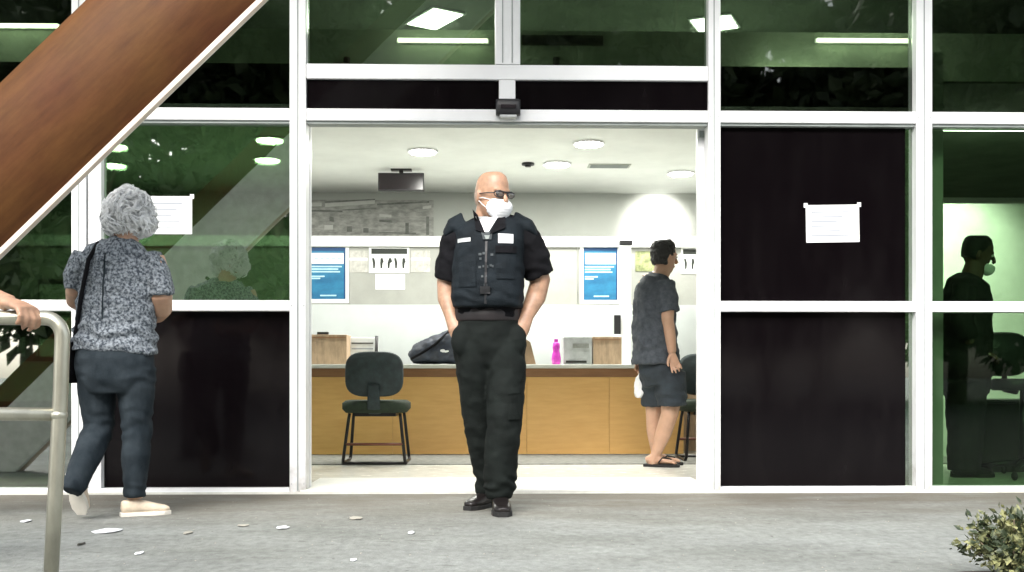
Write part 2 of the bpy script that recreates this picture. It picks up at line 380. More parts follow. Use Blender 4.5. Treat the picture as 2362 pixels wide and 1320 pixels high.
for i, (a, b) in enumerate(bays):
    bar('transom', a, b, ZT0, ZT1)
    B(a + .002, b - .002, -.045, .045, ZT0 - .016, ZT0 - .001).build('transom_shadow_line', 'grey_trim', fac)  # grey strip standing in for the shadow line under the transom
    bar('head_rail', a, b, ZTOP - .08, ZTOP - .001)
    if i == 3:
        bar('transom', a, b, ZH0, ZH1 - .001)
        for (p, q) in ((a, fx(1151) - .001), (fx(1189) + .001, b)):
            B(p, q, -.035, .02, ZT1 + .001, ZH0 - .001).build('door_header_panel', 'dark', fac)
        for (p, q) in ((a, c2a - .001), (c2b + .001, b)):
            B(p + .001, q - .001, -.004, .004, ZH1 + .001, ZTOP - .082).build('glass_pane', 'glass_up', fac)
        continue
    bar('transom', a if i != 2 else m0d + .001, b, ZM0, ZM1)
    bar('sill', a, b, .0, .035)
    B(a + .001, b - .001, -.004, .004, ZT1 + .001, ZTOP - .082).build('glass_pane', 'glass_up', fac)
    a2 = m0d + .001 if i == 2 else a
    g = {4: 'dark'}.get(i, 'glass_room' if i >= 5 else 'glass')
    if i == 4:
        q = fx(2096)
        for z0, z1 in ((ZM1 + .001, ZT0 - .017), (.036, ZM0 - .001)):
            B(a2 + .001, q, -.006, .006, z0, z1).build('dark_pane', 'dark', fac)
            B(q + .002, b - .001, -.004, .004, z0, z1).build('glass_pane', 'glass', fac)
    else:
        B(a2 + .001, b - .001, -.004, .004, ZM1 + .001, ZT0 - .017).build('glass_pane', g, fac)
        B(a2 + .001, b - .001, -.004, .004, .036, ZM0 - .001).build('dark_pane' if i == 2 else 'glass_pane', 'dark' if i == 2 else g, fac)
B(XL, XR, -.09, .06, ZTOP, 3.9).build('spandrel', 'white', fac, bevel=.004)
B(ex[2][1] - .035, m3a + .035, -.0655, .7, .0125, .026).build('threshold', 'thresh', fac, bevel=.003)
for a, b in ex[1:5]:
    for z in (ZT0 + .035, ZM0 + .03, .06):
        for x in (a + .012, b - .012):
            MB().tube([(x, -.0685, z), (x, -.0645, z)], .004, 8).build('screw', 'grey_plastic', fac)
# dark box hiding the door gear behind the side panes
for a, b in ((XL + .01, m1b - .02), (m3a + .02, XP - .01)):
    B(a, b, .10, .24, 2.34, 2.585).build('door_gear_box', 'dark', fac)
# the two sliding leaves, pushed open: their stiles show at the sides of the opening
dl = fx(1608)
for nm, a, b, lab in (('sliding_door', m1b - .055, m1b + .004, 'white edged sliding door leaf pushed open at the chair side of the doorway'),
                      ('sliding_door', XY(1607, .10), XY(1641, .10), 'white edged sliding door leaf pushed open on the dark pane side')):
    sgn = -1 if a < 0 else 1
    t = thing(nm, ((a + b) / 2, .10, .027), lab, 'door', 'sliding leaves of the open doorway')
    B(a, b, .08, .12, .027, ZT0 - .004).build('stile', 'white', t, bevel=.004)
    if sgn > 0:
        B(b + .001, b + .70, .084, .116, .027, .09).build('bottom_rail', 'white', t, bevel=.003)
        B(b + .001, b + .70, .096, .104, .091, ZT0 - .06).build('pane', 'glass', t)
        B(b + .001, b + .70, .084, .116, ZT0 - .059, ZT0 - .004).build('top_rail', 'white', t, bevel=.003)
    B(a + .012, b - .012, .07, .0795, ZT0 - .06, ZT0 - .02).build('hanger', 'grey_trim', t)
# sensor over the door
p = PY(1172, 247, -.1)
t = thing('door_sensor', (p.x, -.1, p.z - .05), 'black rounded motion sensor above middle of the doorway', 'sensor')
MB().loft([((p.x - .072, -.085, p.z), .030, .045), ((p.x - .055, -.085, p.z), .036, .05), ((p.x + .055, -.085, p.z), .036, .05), ((p.x + .072, -.085, p.z), .030, .045)], 20, side=(0, 1, 0), p=3).build('housing', 'black_plastic', t, smooth=True)
B(p.x - .045, p.x + .045, -.128, -.1195, p.z - .012, p.z + .010).build('window', 'screen', t, bevel=.003)
B(p.x - .05, p.x + .05, -.125, -.0625, p.z - .066, p.z - .05).build('bracket', 'grey_plastic', t, bevel=.004)
# notices taped to the glass
def sheet(name, px0, px1, py0, py1, Y, tilt, label, lines):
    a, b = PY(px0, py1, Y), PY(px1, py0, Y); c = (a + b) / 2
    mx = Matrix.Translation((c.x, Y, c.z)) @ Matrix.Rotation(R(tilt), 4, 'Y')
    hw, hh = (b.x - a.x) / 2, (b.z - a.z) / 2
    t = thing(name, (c.x, Y, a.z), label, 'notice')
    MB().box(-hw, hw, -.001, .001, -hh, hh, mx).build('paper', 'paper', t)
    for k in range(lines):
        zz = hh * (.62 - 1.25 * k / max(1, lines - 1)); ww = hw * (.78 - .3 * ((k * 37) % 5) / 5)
        MB().box(-hw * .8, -hw * .8 + ww * 1.8, -.0016, -.0011, zz - .004, zz + .003, mx).build('text_line', 'ink', t)
    for sx in (-1, 1):
        MB().box(sx * hw - .012, sx * hw + .012, -.0024, -.0017, hh - .015, hh + .012, mx).build('tape', 'white', t)
sheet('paper_notice', 330, 443, 453, 540, -.0065, 0, 'white paper notice stuck on green glass beside the grey-haired head', 5)
sheet('paper_notice', 1859, 1982, 473, 559, -.0085, -1, 'white paper notice stuck on the black pane', 6)

# canopy over the entrance, carried by the slanting strut
t = thing('canopy', (0, -1.3, 4.25), 'flat concrete canopy over the entrance above the glass front', 'canopy')
B(-9, 9, -1.9, -.102, 4.25, 4.45).build('slab', 'concrete', t); B(-9, 9, -1.96, -1.902, 4.2, 4.6).build('edge', 'white', t)
# slanting strut
da = 4.86
def seg(px, py, d): return W(px, py, d)
lo0, lo1 = seg(0, 588, da), seg(600, 0, da); up0, up1 = seg(0, 203, da), seg(226, 0, da)
dirb = ((lo1 - lo0).normalized()); cen = (lo0 + (up0 - lo0) * .5)
nrm = Vector((-dirb.z, 0, dirb.x)); wdt = abs((up0 - lo0).dot(nrm)) * 1.03
yb = cen.y
mid_lo = lo0
tA = -lo0.z / dirb.z - .55; tB = (4.3 - lo0.z) / dirb.z + .1
ax = Vector((dirb.x, 0, dirb.z)).normalized()
mxb = Matrix((( ax.x, 0, nrm.x, lo0.x), (0, 1, 0, yb), (ax.z, 0, nrm.z, lo0.z), (0, 0, 0, 1)))
t = thing('diagonal_strut', (lo0.x + ax.x * (tA + .5), yb, 0), 'broad red-brown slanting strut with pale lower edge crossing the upper left', 'strut')
MB().box(tA, tB, .014, .062, .004, wdt * .70, mxb).build('core', 'strut_back', t, bevel=.01)
# brown cladding wraps the front: rounded across its width
MBc = MB(); n = 14; prof = []
for k in range(n + 1):
    u = k / n; prof.append((.012 + u * (wdt - .012), -.085 * (1 - abs(2 * u - 1.0) ** 2.4)))
vs = []; fs = []
for tt in (tA, tB):
    for (zz, yy) in prof: vs.append(mxb @ Vector((tt, yy, zz)))
    vs.append(mxb @ Vector((tt, .012, wdt))); vs.append(mxb @ Vector((tt, .012, .012)))
q = n + 3
for k in range(q): fs.append((k, (k + 1) % q, q + (k + 1) % q, q + k))
fs += [tuple(range(q)), tuple(range(2 * q - 1, q - 1, -1))]
MBc.add(vs, fs).build('cladding', 'beam', t, smooth=True)
MB().box(tA, tB, -.03, .012, -.012, .011, mxb).build('edge_strip', pm('cream_edge_paint', (.66, .56, .47), .6, var=.1), t, bevel=.003)

# ================================================================== LOBBY
def fixture(i, px, py, lab, power=22, wash=False):
    d = FPX * (ZC - CAMH) / (HY - py); p = PY(px, py, d - CAMD)
    t = thing('ceiling_downlight', (p.x, p.y, ZC - .03), lab, 'ceiling light', 'round downlights in the lobby ceiling')
    MB().disc((p.x, p.y), .135, ZC - .018, ZC - .0005).build('rim', 'white', t, smooth=False)
    MB().disc((p.x, p.y), .112, ZC - .026, ZC - .0185).build('diffuser', 'emit', t)
    light('lamp', 'AREA', (p.x, p.y, ZC - .04), t, power * .50, .22, (1, 1, .92))
    if wash:
        light('wall_wash', 'SPOT', (p.x, YB - .75, ZC - .06), t, 26, .05, aim=(p.x - .05, YB, 2.35), spot=62)
for i, (px, py, lab, pw, ws) in enumerate((
    (975, 348, 'round lit downlight in the lobby ceiling above the black screen', 26, 0),
    (1358, 328, 'round lit downlight nearest the door, highest over the bald head', 26, 0),
    (1285, 376, 'round lit downlight right beside the small dark smoke detector', 26, 0),
    (1570, 396, 'round lit downlight by the right door edge above the bright wall patch', 26, 1),
    (622, 322, 'upper of two lit downlights seen in green glass above the pale strut reflection', 9, 0),
    (617, 368, 'lower of two lit downlights in green glass beside the strut reflection', 9, 0),
    (262, 338, 'upper lit downlight behind green glass close under the brown strut', 9, 0),
    (262, 382, 'lower lit downlight behind green glass above the curly grey hair', 9, 0))):
    fixture(i, px, py, lab, pw, ws)
# smoke detector
d = FPX * (ZC - CAMH) / (HY - 376); p = PY(1218, 376, d - CAMD)
o = MB().disc((p.x, p.y), .06, ZC - .022, ZC - .0005).build('smoke_detector', 'black_plastic', bevel=.006)
MB().disc((p.x, p.y), .028, ZC - .036, ZC - .0225).build('sensor_cap', 'black_plastic', o)
tag(o, 'small dark smoke detector on lobby ceiling between two downlights', 'smoke detector')
# air vent
p = PY(1405, 381, FPX * (ZC - CAMH) / (HY - 381) - CAMD)
t = thing('air_vent', (p.x, p.y, ZC - .012), 'thin grey slotted air vent in ceiling right of the downlight', 'vent')
B(p.x - .2, p.x + .2, p.y - .09, p.y + .09, ZC - .008, ZC - .0005).build('frame', 'desk_grey', t)
for k in range(4): B(p.x - .18, p.x + .18, p.y - .07 + k * .04, p.y - .05 + k * .04, ZC - .013, ZC - .0085).build('slat', 'grey_trim', t)
# hanging screen
Y = 4.0; a, b = PY(872, 440, Y), PY(978, 399, Y)
t = thing('wall_screen', ((a.x + b.x) / 2, Y, a.z), 'black flat screen hung from the lobby ceiling', 'television')
B(a.x, b.x, Y, Y + .05, a.z, b.z).build('casing', 'black_plastic', t, bevel=.006)
B(a.x + .012, b.x - .012, Y - .0025, Y - .0005, a.z + .012, b.z - .01).build('display', 'screen', t)
B((a.x + b.x) / 2 - .02, (a.x + b.x) / 2 + .02, Y + .02, Y + .05, b.z + .001, ZC - .012).build('pole', 'black_metal', t)
B((a.x + b.x) / 2 - .1, (a.x + b.x) / 2 + .1, Y, Y + .1, ZC - .0115, ZC - .0005).build('mount_plate', 'black_metal', t)

# mural on the back wall
Y = YB - .001; a, b = PY(650, 552, Y - .01), PY(1000, 462, Y - .01)
t = thing('wall_mural', ((a.x + b.x) / 2, Y, a.z), 'faded grey street picture on the back wall under the screen', 'mural')
B(a.x, b.x, Y - .012, Y, a.z, b.z).build('panel', 'grime', t)
def mur(px0, py0, px1, py1, h, mat):
    A, C = PY(px0, py0, Y - .014), PY(px1, py1, Y - .014)
    MB().prism([(A.x, A.z), (C.x, C.z), (C.x, C.z + h), (A.x, A.z + h)], Y - .0145, Y - .0125).build('print_patch', mat, t)
for q in ((750, 478, 865, 470, .04, 'mural_light'), (712, 476, 742, 476, .04, 'mural_light'), (750, 468, 865, 462, .015, 'mural_dark'), (870, 474, 990, 468, .02, 'mural_dark'),
          (875, 500, 903, 502, .03, 'mural_light'), (875, 512, 905, 514, .025, 'mural_dark'), (748, 530, 768, 530, .05, 'mural_light'), (712, 488, 790, 490, .02, 'mural_dark'),
          (800, 535, 812, 535, .06, 'mural_dark'), (838, 537, 850, 537, .05, 'mural_dark'), (760, 510, 770, 512, .05, 'mural_dark'), (975, 483, 995, 480, .03, 'mural_light'),
          (935, 540, 943, 540, .12, 'mural_dark'), (983, 542, 990, 542, .2, 'mural_dark'), (875, 538, 960, 540, .012, 'mural_dark'), (790, 486, 868, 482, .012, 'mural_dark')):
    mur(*q)

# service partition behind the counter
Yp = 4.55
zb0, zb1, zp0 = ZY(1100, 570, Yp), ZY(1100, 546, Yp), ZY(1100, 703, Yp)
t = thing('service_partition', (-1, Yp, .0125), 'white and beige office partition with posters behind the service counter', 'partition')
B(XL + .05, XP - .05, Yp, Yp + .06, .0125, zp0).build('lower_panel', 'panel_white', t)
seams = [XL + .05] + [XY(q, Yp) for q in (330, 805, 1333, 1450)] + [XP - .05]
for a, b in zip(seams, seams[1:]): B(a + .004, b - .004, Yp + .008, Yp + .05, zp0 + .001, zb0 - .001).build('panel', 'beige', t)
B(XL + .05, XP - .05, Yp - .03, Yp + .08, zb0, zb1).build('top_rail', 'white', t, bevel=.004)
xa, xb = XY(1431, Yp - .5), XY(1456, Yp - .5)
ctop = .80
t = thing('white_post', ((xa + xb) / 2, Yp - .47, ctop), 'slim white post with black cap standing on the counter', 'post')
B(xa, xb, Yp - .5, Yp - .43, ctop + .001, ZY(1443, 566, Yp - .5)).build('shaft', 'white', t, bevel=.004)
B(xa - .005, xb + .012, Yp - .51, Yp - .42, ZY(1443, 565, Yp - .5), ZY(1443, 555, Yp - .5)).build('cap', 'black_plastic', t, bevel=.004)

def poster(px0, px1, py0, py1, label):
    Yq = Yp + .0075; a, b = PY(px0, py1, Yq), PY(px1, py0, Yq)
    t = thing('blue_poster', ((a.x + b.x) / 2, Yq, a.z), label, 'poster', 'blue posters on the partition'); H = b.z - a.z; Wd = b.x - a.x
    B(a.x - .035, b.x + .035, Yq - .004, Yq, a.z - .04, b.z + .02).build('backing', 'paper', t)
    B(a.x, b.x, Yq - .006, Yq - .0045, a.z, b.z).build('print', 'blue', t)
    B(a.x, b.x, Yq - .0075, Yq - .0065, b.z - .03 * 1.2, b.z).build('top_band', 'blue_dark', t)
    B(a.x + .05 * Wd, b.x - .05 * Wd, Yq - .0075, Yq - .0065, b.z - H * .32, b.z - H * .11).build('heading', 'paper', t)
    B(b.x - .04 * Wd, b.x, Yq - .0078, Yq - .0066, a.z, b.z - .04).build('side_band', 'blue_dark', t)
    for k, (u0, u1, v) in enumerate(((.04, .9, .37), (.04, .8, .42), (.04, .85, .47), (.04, .42, .56), (.04, .3, .6), (.3, .75, .93))):
        B(a.x + u0 * Wd, a.x + u1 * Wd, Yq - .0075, Yq - .0066, b.z - H * v - .008, b.z - H * v + .006).build('text_line', 'blue_light', t)
    for k in range(5):
        x = a.x + Wd * (.14 + .16 * k); z = b.z - H * .215
        B(x, x + Wd * .1, Yq - .009, Yq - .0076, z - .010, z + .006).build('heading_word', 'blue_light', t)
poster(714, 797, 571, 690, 'blue poster with white heading next to the left door edge')
poster(1346, 1424, 571, 692, 'blue poster with white heading just left of the white post')
def pictosign(px0, px1, py0, py1, label, n):
    Yq = Yp + .0075; a, b = PY(px0, py1, Yq), PY(px1, py0, Yq); H = b.z - a.z; Wd = b.x - a.x
    t = thing('pictogram_sign', ((a.x + b.x) / 2, Yq, a.z), label, 'sign', 'pictogram signs on the partition')
    B(a.x, b.x, Yq - .005, Yq, a.z, b.z).build('board', 'paper', t)
    B(a.x + .06 * Wd, b.x - .02, Yq - .0065, Yq - .0055, b.z - H * .26, b.z - H * .05).build('heading', 'ink_dark', t)
    for k in range(n):
        x = a.x + Wd * (k + .75) / (n + .5); z = a.z + H * .38; h = H * .2; lean = (k % 3 - 1) * .012
        MB().prism([(x - .012, z - h), (x + .004, z - h), (x + .010, z), (x + .020 + lean, z + h * .3), (x + .010 + lean, z + h), (x - .012 + lean, z + h), (x - .016, z)], Yq - .0065, Yq - .0055).build('pictogram', 'ink_dark', t)
pictosign(851, 944, 571, 630, 'white sign with black heading and five black figures on the partition', 5)
pictosign(1571, 1640, 572, 632, 'white sign with black heading and figures beside the right door edge', 4)
a, b = PY(866, 668, Yp + .0065), PY(934, 633, Yp + .0065)
o = B(a.x, b.x, Yp + .0035, Yp + .0075, a.z, b.z).build('paper_sheet', 'paper'); tag(o, 'blank white sheet pinned below the five-figure sign', 'paper')
a, b = PY(1466, 626, Yp), PY(1520, 580, Yp)
o = B(a.x, b.x, Yp + .0025, Yp + .0075, a.z, b.z).build('picture_print', 'olive_photo'); tag(o, 'small olive green picture behind the head of the man indoors', 'picture')
# faint framed charts between posters
for px0, px1, lab in ((806, 848, 'faint grey chart between the left blue poster and five-figure sign'), (948, 992, 'faint grey chart right of the five-figure sign')):
    a, b = PY(px0, 628, Yp), PY(px1, 578, Yp)
    t = thing('wall_chart', ((a.x + b.x) / 2, Yp, a.z), lab, 'chart')
    B(a.x, b.x, Yp + .004, Yp + .0075, a.z, b.z).build('sheet', pm('faint_chart_print', (.47, .46, .43), .8, var=.2, scale=22), t)
    B(a.x, b.x, Yp + .0025, Yp + .0036, b.z - .10, b.z - .075).build('band', 'paper', t)

# counter
Yc = 2.95
t = thing('service_counter', (-1, Yc, .0205), 'long orange-brown wooden service counter with pale top across the lobby', 'counter')
xe = XY(1577, Yc); xs = [XL + .6, XY(330, Yc), XY(620, Yc), XY(906, Yc), XY(1215, Yc), XY(1405, Yc), xe]
zk, zt = .0205, ZY(1100, 850, Yc)
for a, b in zip(xs, xs[1:]):
    B(a + .0008, b - .0008, Yc, Yc + .03, zk + .0, zt - .075).build('front_panel', 'wood', t, bevel=.002)
B(xs[0], xe, Yc + .032, Yc + .6, zk, zt - .001).build('carcass', 'wood_dark', t)
B(xs[0], xe, Yc - .006, Yc + .031, zt - .073, zt - .001).build('apron', 'wood_dark', t, bevel=.002)
B(xs[0], xe + .01, Yc - .03, Yc + 1.2, zt, ctop).build('top', 'thresh', t, bevel=.006)
B(xe - .05, xe, Yc + .602, Yc + 1.18, zk, zt - .002).build('end_panel', 'wood_dark', t)
# right return of the counter
t = thing('side_counter', (xe + .5, Yc + .6, .0125), 'tan side counter partly hidden behind the man indoors', 'counter')
B(xe + .03, XP - .03, Yc + .5, Yc + 1.1, .0125, .76).build('carcass', 'box_wood', t); B(xe + .02, XP - .02, Yc + .45, Yc + 1.15, .761, .80).build('top', 'thresh', t, bevel=.005)

# things on the counter
def cbox(name, px0, px1, py0, Yq, dep, mat, label, cat, bv=.004, extra=None):
    a, b = XY(px0, Yq), XY(px1, Yq); z1 = ZY((px0 + px1) / 2, py0, Yq)
    t = thing(name, ((a + b) / 2, Yq + dep / 2, ctop), label, cat)
    B(a, b, Yq, Yq + dep, ctop + .0005, z1).build('body', mat, t, bevel=bv)
    return t, a, b, z1
t, a, b, z1 = cbox('tan_box', 690, 800, 772, 3.1, .3, 'box_wood', 'tan board box on the counter beside the left door edge', 'box')
B(a + .14, a + .24, 3.2, 3.25, z1 + .0005, z1 + .028).build('handle', 'black_plastic', t, bevel=.004)
B(a + .01, b - .01, 3.094, 3.0995, z1 - .03, z1 - .024).build('lid_gap', 'wood_dark', t)
t, a, b, z1 = cbox('printer', 806, 866, 778, 3.35, .3, 'printer', 'white printer on the counter behind the chair back', 'printer', .01)
B(a + .02, b - .02, 3.343, 3.3495, z1 - .06, z1 - .05).build('paper_slot', 'ink_dark', t); B(a + .02, b - .02, 3.343, 3.3495, z1 - .11, z1 - .10).build('tray_line', 'ink', t)
p0 = XY(868, 3.3)
o = MB().tube([(p0, 3.3, ctop), (p0, 3.3, ctop + .06), (p0 + .004, 3.3, ZY(868, 775, 3.3))], [.02, .018, .015], 12).build('black_canister', 'black_plastic', smooth=True); tag(o, 'thin black upright canister on the counter right of the printer', 'canister')
t, a, b, z1 = cbox('grey_machine', 1300, 1366, 777, 3.1, .25, 'grey_plastic', 'grey office machine on the counter next to the magenta bottle', 'machine', .008)
B(a + .02, b - .05, 3.092, 3.0995, ctop + .015, ctop + .035).build('slot', 'ink_dark', t); B(a + .08, b - .03, 3.093, 3.0995, z1 - .10, z1 - .06).build('display', 'mural_dark', t)
t, a, b, z1 = cbox('tan_box', 1368, 1434, 777, 3.12, .3, 'box_wood', 'tan board box on the counter between grey machine and white post', 'box')
B(a + .01, b - .01, 3.113, 3.1195, z1 - .03, z1 - .024).build('lid_gap', 'wood_dark', t)
t, a, b, z1 = cbox('paper_stack', 1345, 1358, 770, 3.6, .2, 'paper', 'white papers behind the grey machine on the counter', 'paper')
# magenta bottle
bx = XY(1283, 3.08)
prof = [(0, .036), (.05, .042), (.09, .036), (.12, .027), (.15, .033), (.185, .030), (.2, .016)]
t = thing('magenta_bottle', (bx, 3.08, ctop), 'bright magenta plastic bottle on the counter', 'bottle')
MB().loft([((bx, 3.08, ctop + .001 + z), r, r) for z, r in prof], 18, side=(1, 0, 0)).build('body', 'magenta', t, smooth=True)
MB().disc((bx, 3.08), .018, ctop + .2015, ctop + .225, 14).build('cap', 'magenta', t)
# phone on the post
xa, xb = XY(1417, 4.0), XY(1432, 4.0)
t = thing('wall_phone', ((xa + xb) / 2, 4.03, ZY(1424, 771, 4.0)), 'black phone handset standing beside the white post', 'phone')
B(xa, xb, 4.0, 4.06, ctop + .0005, ZY(1424, 771, 4.0) - .001).build('stand', 'printer', t)
B(xa, xb, 4.0, 4.05, ZY(1424, 771, 4.0), ZY(1424, 727, 4.0)).build('handset', 'black_plastic', t, bevel=.006)
# kraft box behind the guard's hip
a, b = XY(1190, 3.2), XY(1236, 3.2)
o = MB().prism([(a, ctop + .001), (b, ctop + .001), (b - .05, ctop + .20), (a + .04, ctop + .26)], 3.15, 3.3).build('paper_bag', 'kraft', bevel=.004); tag(o, 'brown paper bag on the counter behind the hip of the bald man', 'bag')
# black bag on the counter
bc = PY(1010, 838, 3.15)
def wr(a, sc, seed, st=(1, 1, 1)):
    off = Vector((seed * 3.1, seed * 1.7, seed * 2.3))
    return lambda p: a * (noise.noise(Vector((p.x * st[0], p.y * st[1], p.z * st[2])) * sc + off) + .5 * noise.noise(Vector((p.x * st[0], p.y * st[1], p.z * st[2])) * sc * 2.3 + off))
x0, x1 = XY(944, 3.15), XY(1075, 3.15)
t = thing('black_backpack', ((x0 + x1) / 2, 3.2, ctop), 'dark navy backpack lying on the counter by the elbow of the bald man', 'backpack')
L = x1 - x0
MB().loft([((x0 + .01, 3.2, ctop + .055), .05, .10), ((x0 + .07, 3.2, ctop + .09), .088, .13), ((x0 + L * .4, 3.2, ctop + .125), .122, .15), ((x0 + L * .7, 3.2, ctop + .155), .150, .15), ((x0 + L * .95, 3.2, ctop + .15), .145, .13), ((x1, 3.2, ctop + .13), .10, .09)], 24, side=(0, 0, 1), p=2.6).build('body', 'bag', t, smooth=True, remesh=.012, sm=3, fn=wr(.012, 14, 3))
MB().ell((x0 + L * .62, 3.056, ctop + .12), (.045, .006, .016)).build('patch', 'white', t, smooth=True)
MB().tube([(x0 + .02, 3.09, ctop + .05), (x0 + .1, 3.055, ctop + .09), (x0 + L * .45, 3.04, ctop + .17), (x0 + L * .7, 3.1, ctop + .29)], .012, 8).build('strap', 'black_cloth', t, smooth=True)

# visitor chair in front of the counter
def sled_chair(cx, cy, label, face=1, full=True):
    z0 = .0125
    t = thing('visitor_chair', (cx, cy, z0), label, 'chair', 'visitor chairs in the lobby')
    def P(x, y, z): return (cx + x, cy + y * face, z0 + z)
    MB().loft([(P(0, -.235 + .0, .70), .215, .165), (P(0, -.20, .70), .225, .175), (P(0, -.165, .70), .205, .155)], 36, side=(1, 0, 0), p=3.4).build('backrest', 'chair_fab', t, smooth=True)
    MB().loft([(P(0, 0, .40), .235, .225), (P(0, 0, .43), .262, .245), (P(0, 0, .475), .262, .245), (P(0, 0, .495), .235, .22)], 36, side=(1, 0, 0), p=4).build('seat', 'chair_seat', t, smooth=True)
    MB().loft([(P(0, -.16, .40), .05, .012), (P(0, -.25, .44), .05, .012), (P(0, -.252, .52), .048, .014), (P(0, -.238, .62), .045, .012)], 12, side=(1, 0, 0), p=4).build('spine', 'chair_fab', t, smooth=True)
    for s in (-1, 1):
        MB().tube([P(s * .20, .16, .395), P(s * .205, .17, .36), P(s * .235, .235, .04), P(s * .24, .22, .014), P(s * .24, -.20, .014), P(s * .236, -.225, .04), P(s * .20, -.17, .36), P(s * .195, -.16, .395)], .0125, 10).build('leg', 'black_metal', t, smooth=True)
    MB().tube([P(-.225, -.205, .16), P(.225, -.205, .16)], .011, 8).build('crossbar', 'brown_metal', t, smooth=True)
    MB().tube([P(-.235, -.215, .015), P(.235, -.215, .015)], .011, 8).build('foot_bar', 'black_metal', t, smooth=True)
    B(cx - .16, cx + .16, cy - .14, cy + .14, z0 + .372, z0 + .399).build('seat_plate', 'black_metal', t)
    return t
p = PY(864, 1000, 1.92); sled_chair(p.x, 2.1, 'dark grey visitor chair seen from behind in front of the counter')
p = PY(1640, 1000, 2.3); sled_chair(p.x, 2.35, 'black chair cut off by right door edge behind the man indoors', -1)

# ------------------------------------------------------------------ upper level seen through the top panes
def led(px, py, wid, dep, rot, lab, pw):
    zc = 3.715; d = FPX * (zc - CAMH) / (HY - py); p = PY(px, py, d - CAMD)
    t = thing('led_panel', (p.x, p.y, zc - .03), lab, 'ceiling light', 'flat panel lights upstairs')
    mx = Matrix.Translation((p.x, p.y, zc)) @ Matrix.Rotation(R(rot), 4, 'Z')
    MB().box(-wid / 2 - .02, wid / 2 + .02, -dep / 2 - .02, dep / 2 + .02, -.014, -.0005, mx).build('frame', 'white', t)
    MB().box(-wid / 2, wid / 2, -dep / 2, dep / 2, -.02, -.0145, mx).build('diffuser', 'emit', t)
    light('lamp', 'AREA', (p.x, p.y, zc - .04), t, pw, .4)
led(1003, 42, .27, .46, 32, 'white slanted panel light behind the upper pane left of the centre mullion', 16)
led(1648, 48, .33, .34, -24, 'white slanted panel light crossing behind the mullion right of the doorway', 16)
def tube_lamp(px0, px1, py, lab, mat='emit_dim', h=.030):
    Yq = .741; a, b = PY(px0, py, Yq), PY(px1, py, Yq)
    t = thing('tube_light', ((a.x + b.x) / 2, Yq - .03, a.z - h / 2), lab, 'light', 'tube lights on the fascia')
    B(a.x, b.x, Yq - .02, Yq, a.z - h / 2, a.z + h / 2).build('housing', 'white', t)
    MB().tube([(a.x + .01, Yq - .034, a.z), (b.x - .01, Yq - .034, a.z)], .0135, 10).build('tube', mat, t, smooth=True)
    for k in range(3): light('lamp', 'POINT', (a.x + (b.x - a.x) * (k + .5) / 3, Yq - .22, a.z), t, .8, .12, (1, .98, .92))  # points added ahead of the tube to brighten the fascia
tube_lamp(1878, 2105, 96, 'long glowing tube light behind the top pane above the black pane')
tube_lamp(1735, 1912, 172, 'lower glowing tube light behind the top pane above the black pane')
tube_lamp(915, 1128, 96, 'dim tube light under the slanted panel light behind the upper pane')
tube_lamp(-60, 142, 62, 'dim tube light behind the top left pane')
a, b = PY(1203, 104, .735), PY(1390, 86, .735)
o = B(a.x, b.x, .70, .741, a.z, b.z).build('air_grille', 'room_dark'); tag(o, 'dark slot grille behind the upper pane right of the centre mullion', 'grille')
for px, lab in ((800, 'tiny dark spotlight low behind the upper left door pane'), (1283, 'tiny dark spotlight low behind the upper right door pane')):
    p = PY(px, 140, .70)
    t = thing('small_spotlight', (p.x, .70, p.z - .05), lab, 'spotlight', 'tiny dark spotlights on the fascia')
    MB().tube([(p.x, .7, p.z - .05), (p.x, .7, p.z + .02)], .022, 12).build('head', 'room_dark', t); MB().tube([(p.x, .7, p.z + .0), (p.x, .741, p.z + .03)], .008, 8).build('arm', 'room_dark', t)

# ------------------------------------------------------------------ left room behind the film glass
t = thing('office_desk', (-3.9, 1.4, .0125), 'dark desk with pale grey front panel behind the far left pane', 'desk')
B(-4.6, -2.75, 1.2, 1.24, .52, .80).build('front_panel', 'desk_grey', t); B(-4.65, -2.72, 1.18, 1.9, .801, .835).build('top', 'room_dark', t, bevel=.004)
B(-4.6, -2.75, 1.241, 1.28, .0125, .52).build('lower_panel', 'room_dark', t)
for x in (-4.6, -2.79): B(x, x + .04, 1.285, 1.88, .0125, .80).build('leg', 'room_dark', t)
t = thing('desk_monitor', (-3.35, 1.5, .835), 'dark monitor on the desk behind the far left pane', 'monitor')
B(-3.55, -3.12, 1.5, 1.53, .98, 1.25).build('display', 'screen', t, bevel=.005); B(-3.37, -3.3, 1.51, 1.54, .84, .98).build('neck', 'black_plastic', t); B(-3.45, -3.22, 1.42, 1.6, .8355, .8395).build('foot', 'black_plastic', t)
for x, z1, wd, lab in ((-4.9, 1.95, .7, 'tall dark cabinet behind green glass nearest the left picture edge'), (-3.9, 1.6, .55, 'lower dark cabinet behind green glass between the mullion and the taller cabinet')):
    t = thing('filing_cabinet', (x, 3.9, .0125), lab, 'cabinet', 'cabinets behind the green glass')
    B(x - wd / 2, x + wd / 2, 3.7, 4.2, .0125, z1).build('body', 'room_dark', t)
    for k in range(3):
        za = .05 + k * (z1 - .08) / 3
        q = B(x - wd / 2 + .02, x + wd / 2 - .02, 3.685, 3.699, za, za + (z1 - .08) / 3 - .02).build('drawer', 'desk_grey', t); B(x - .06, x + .06, 3.675, 3.6845, za + .2, za + .22).build('handle', 'black_metal', q)

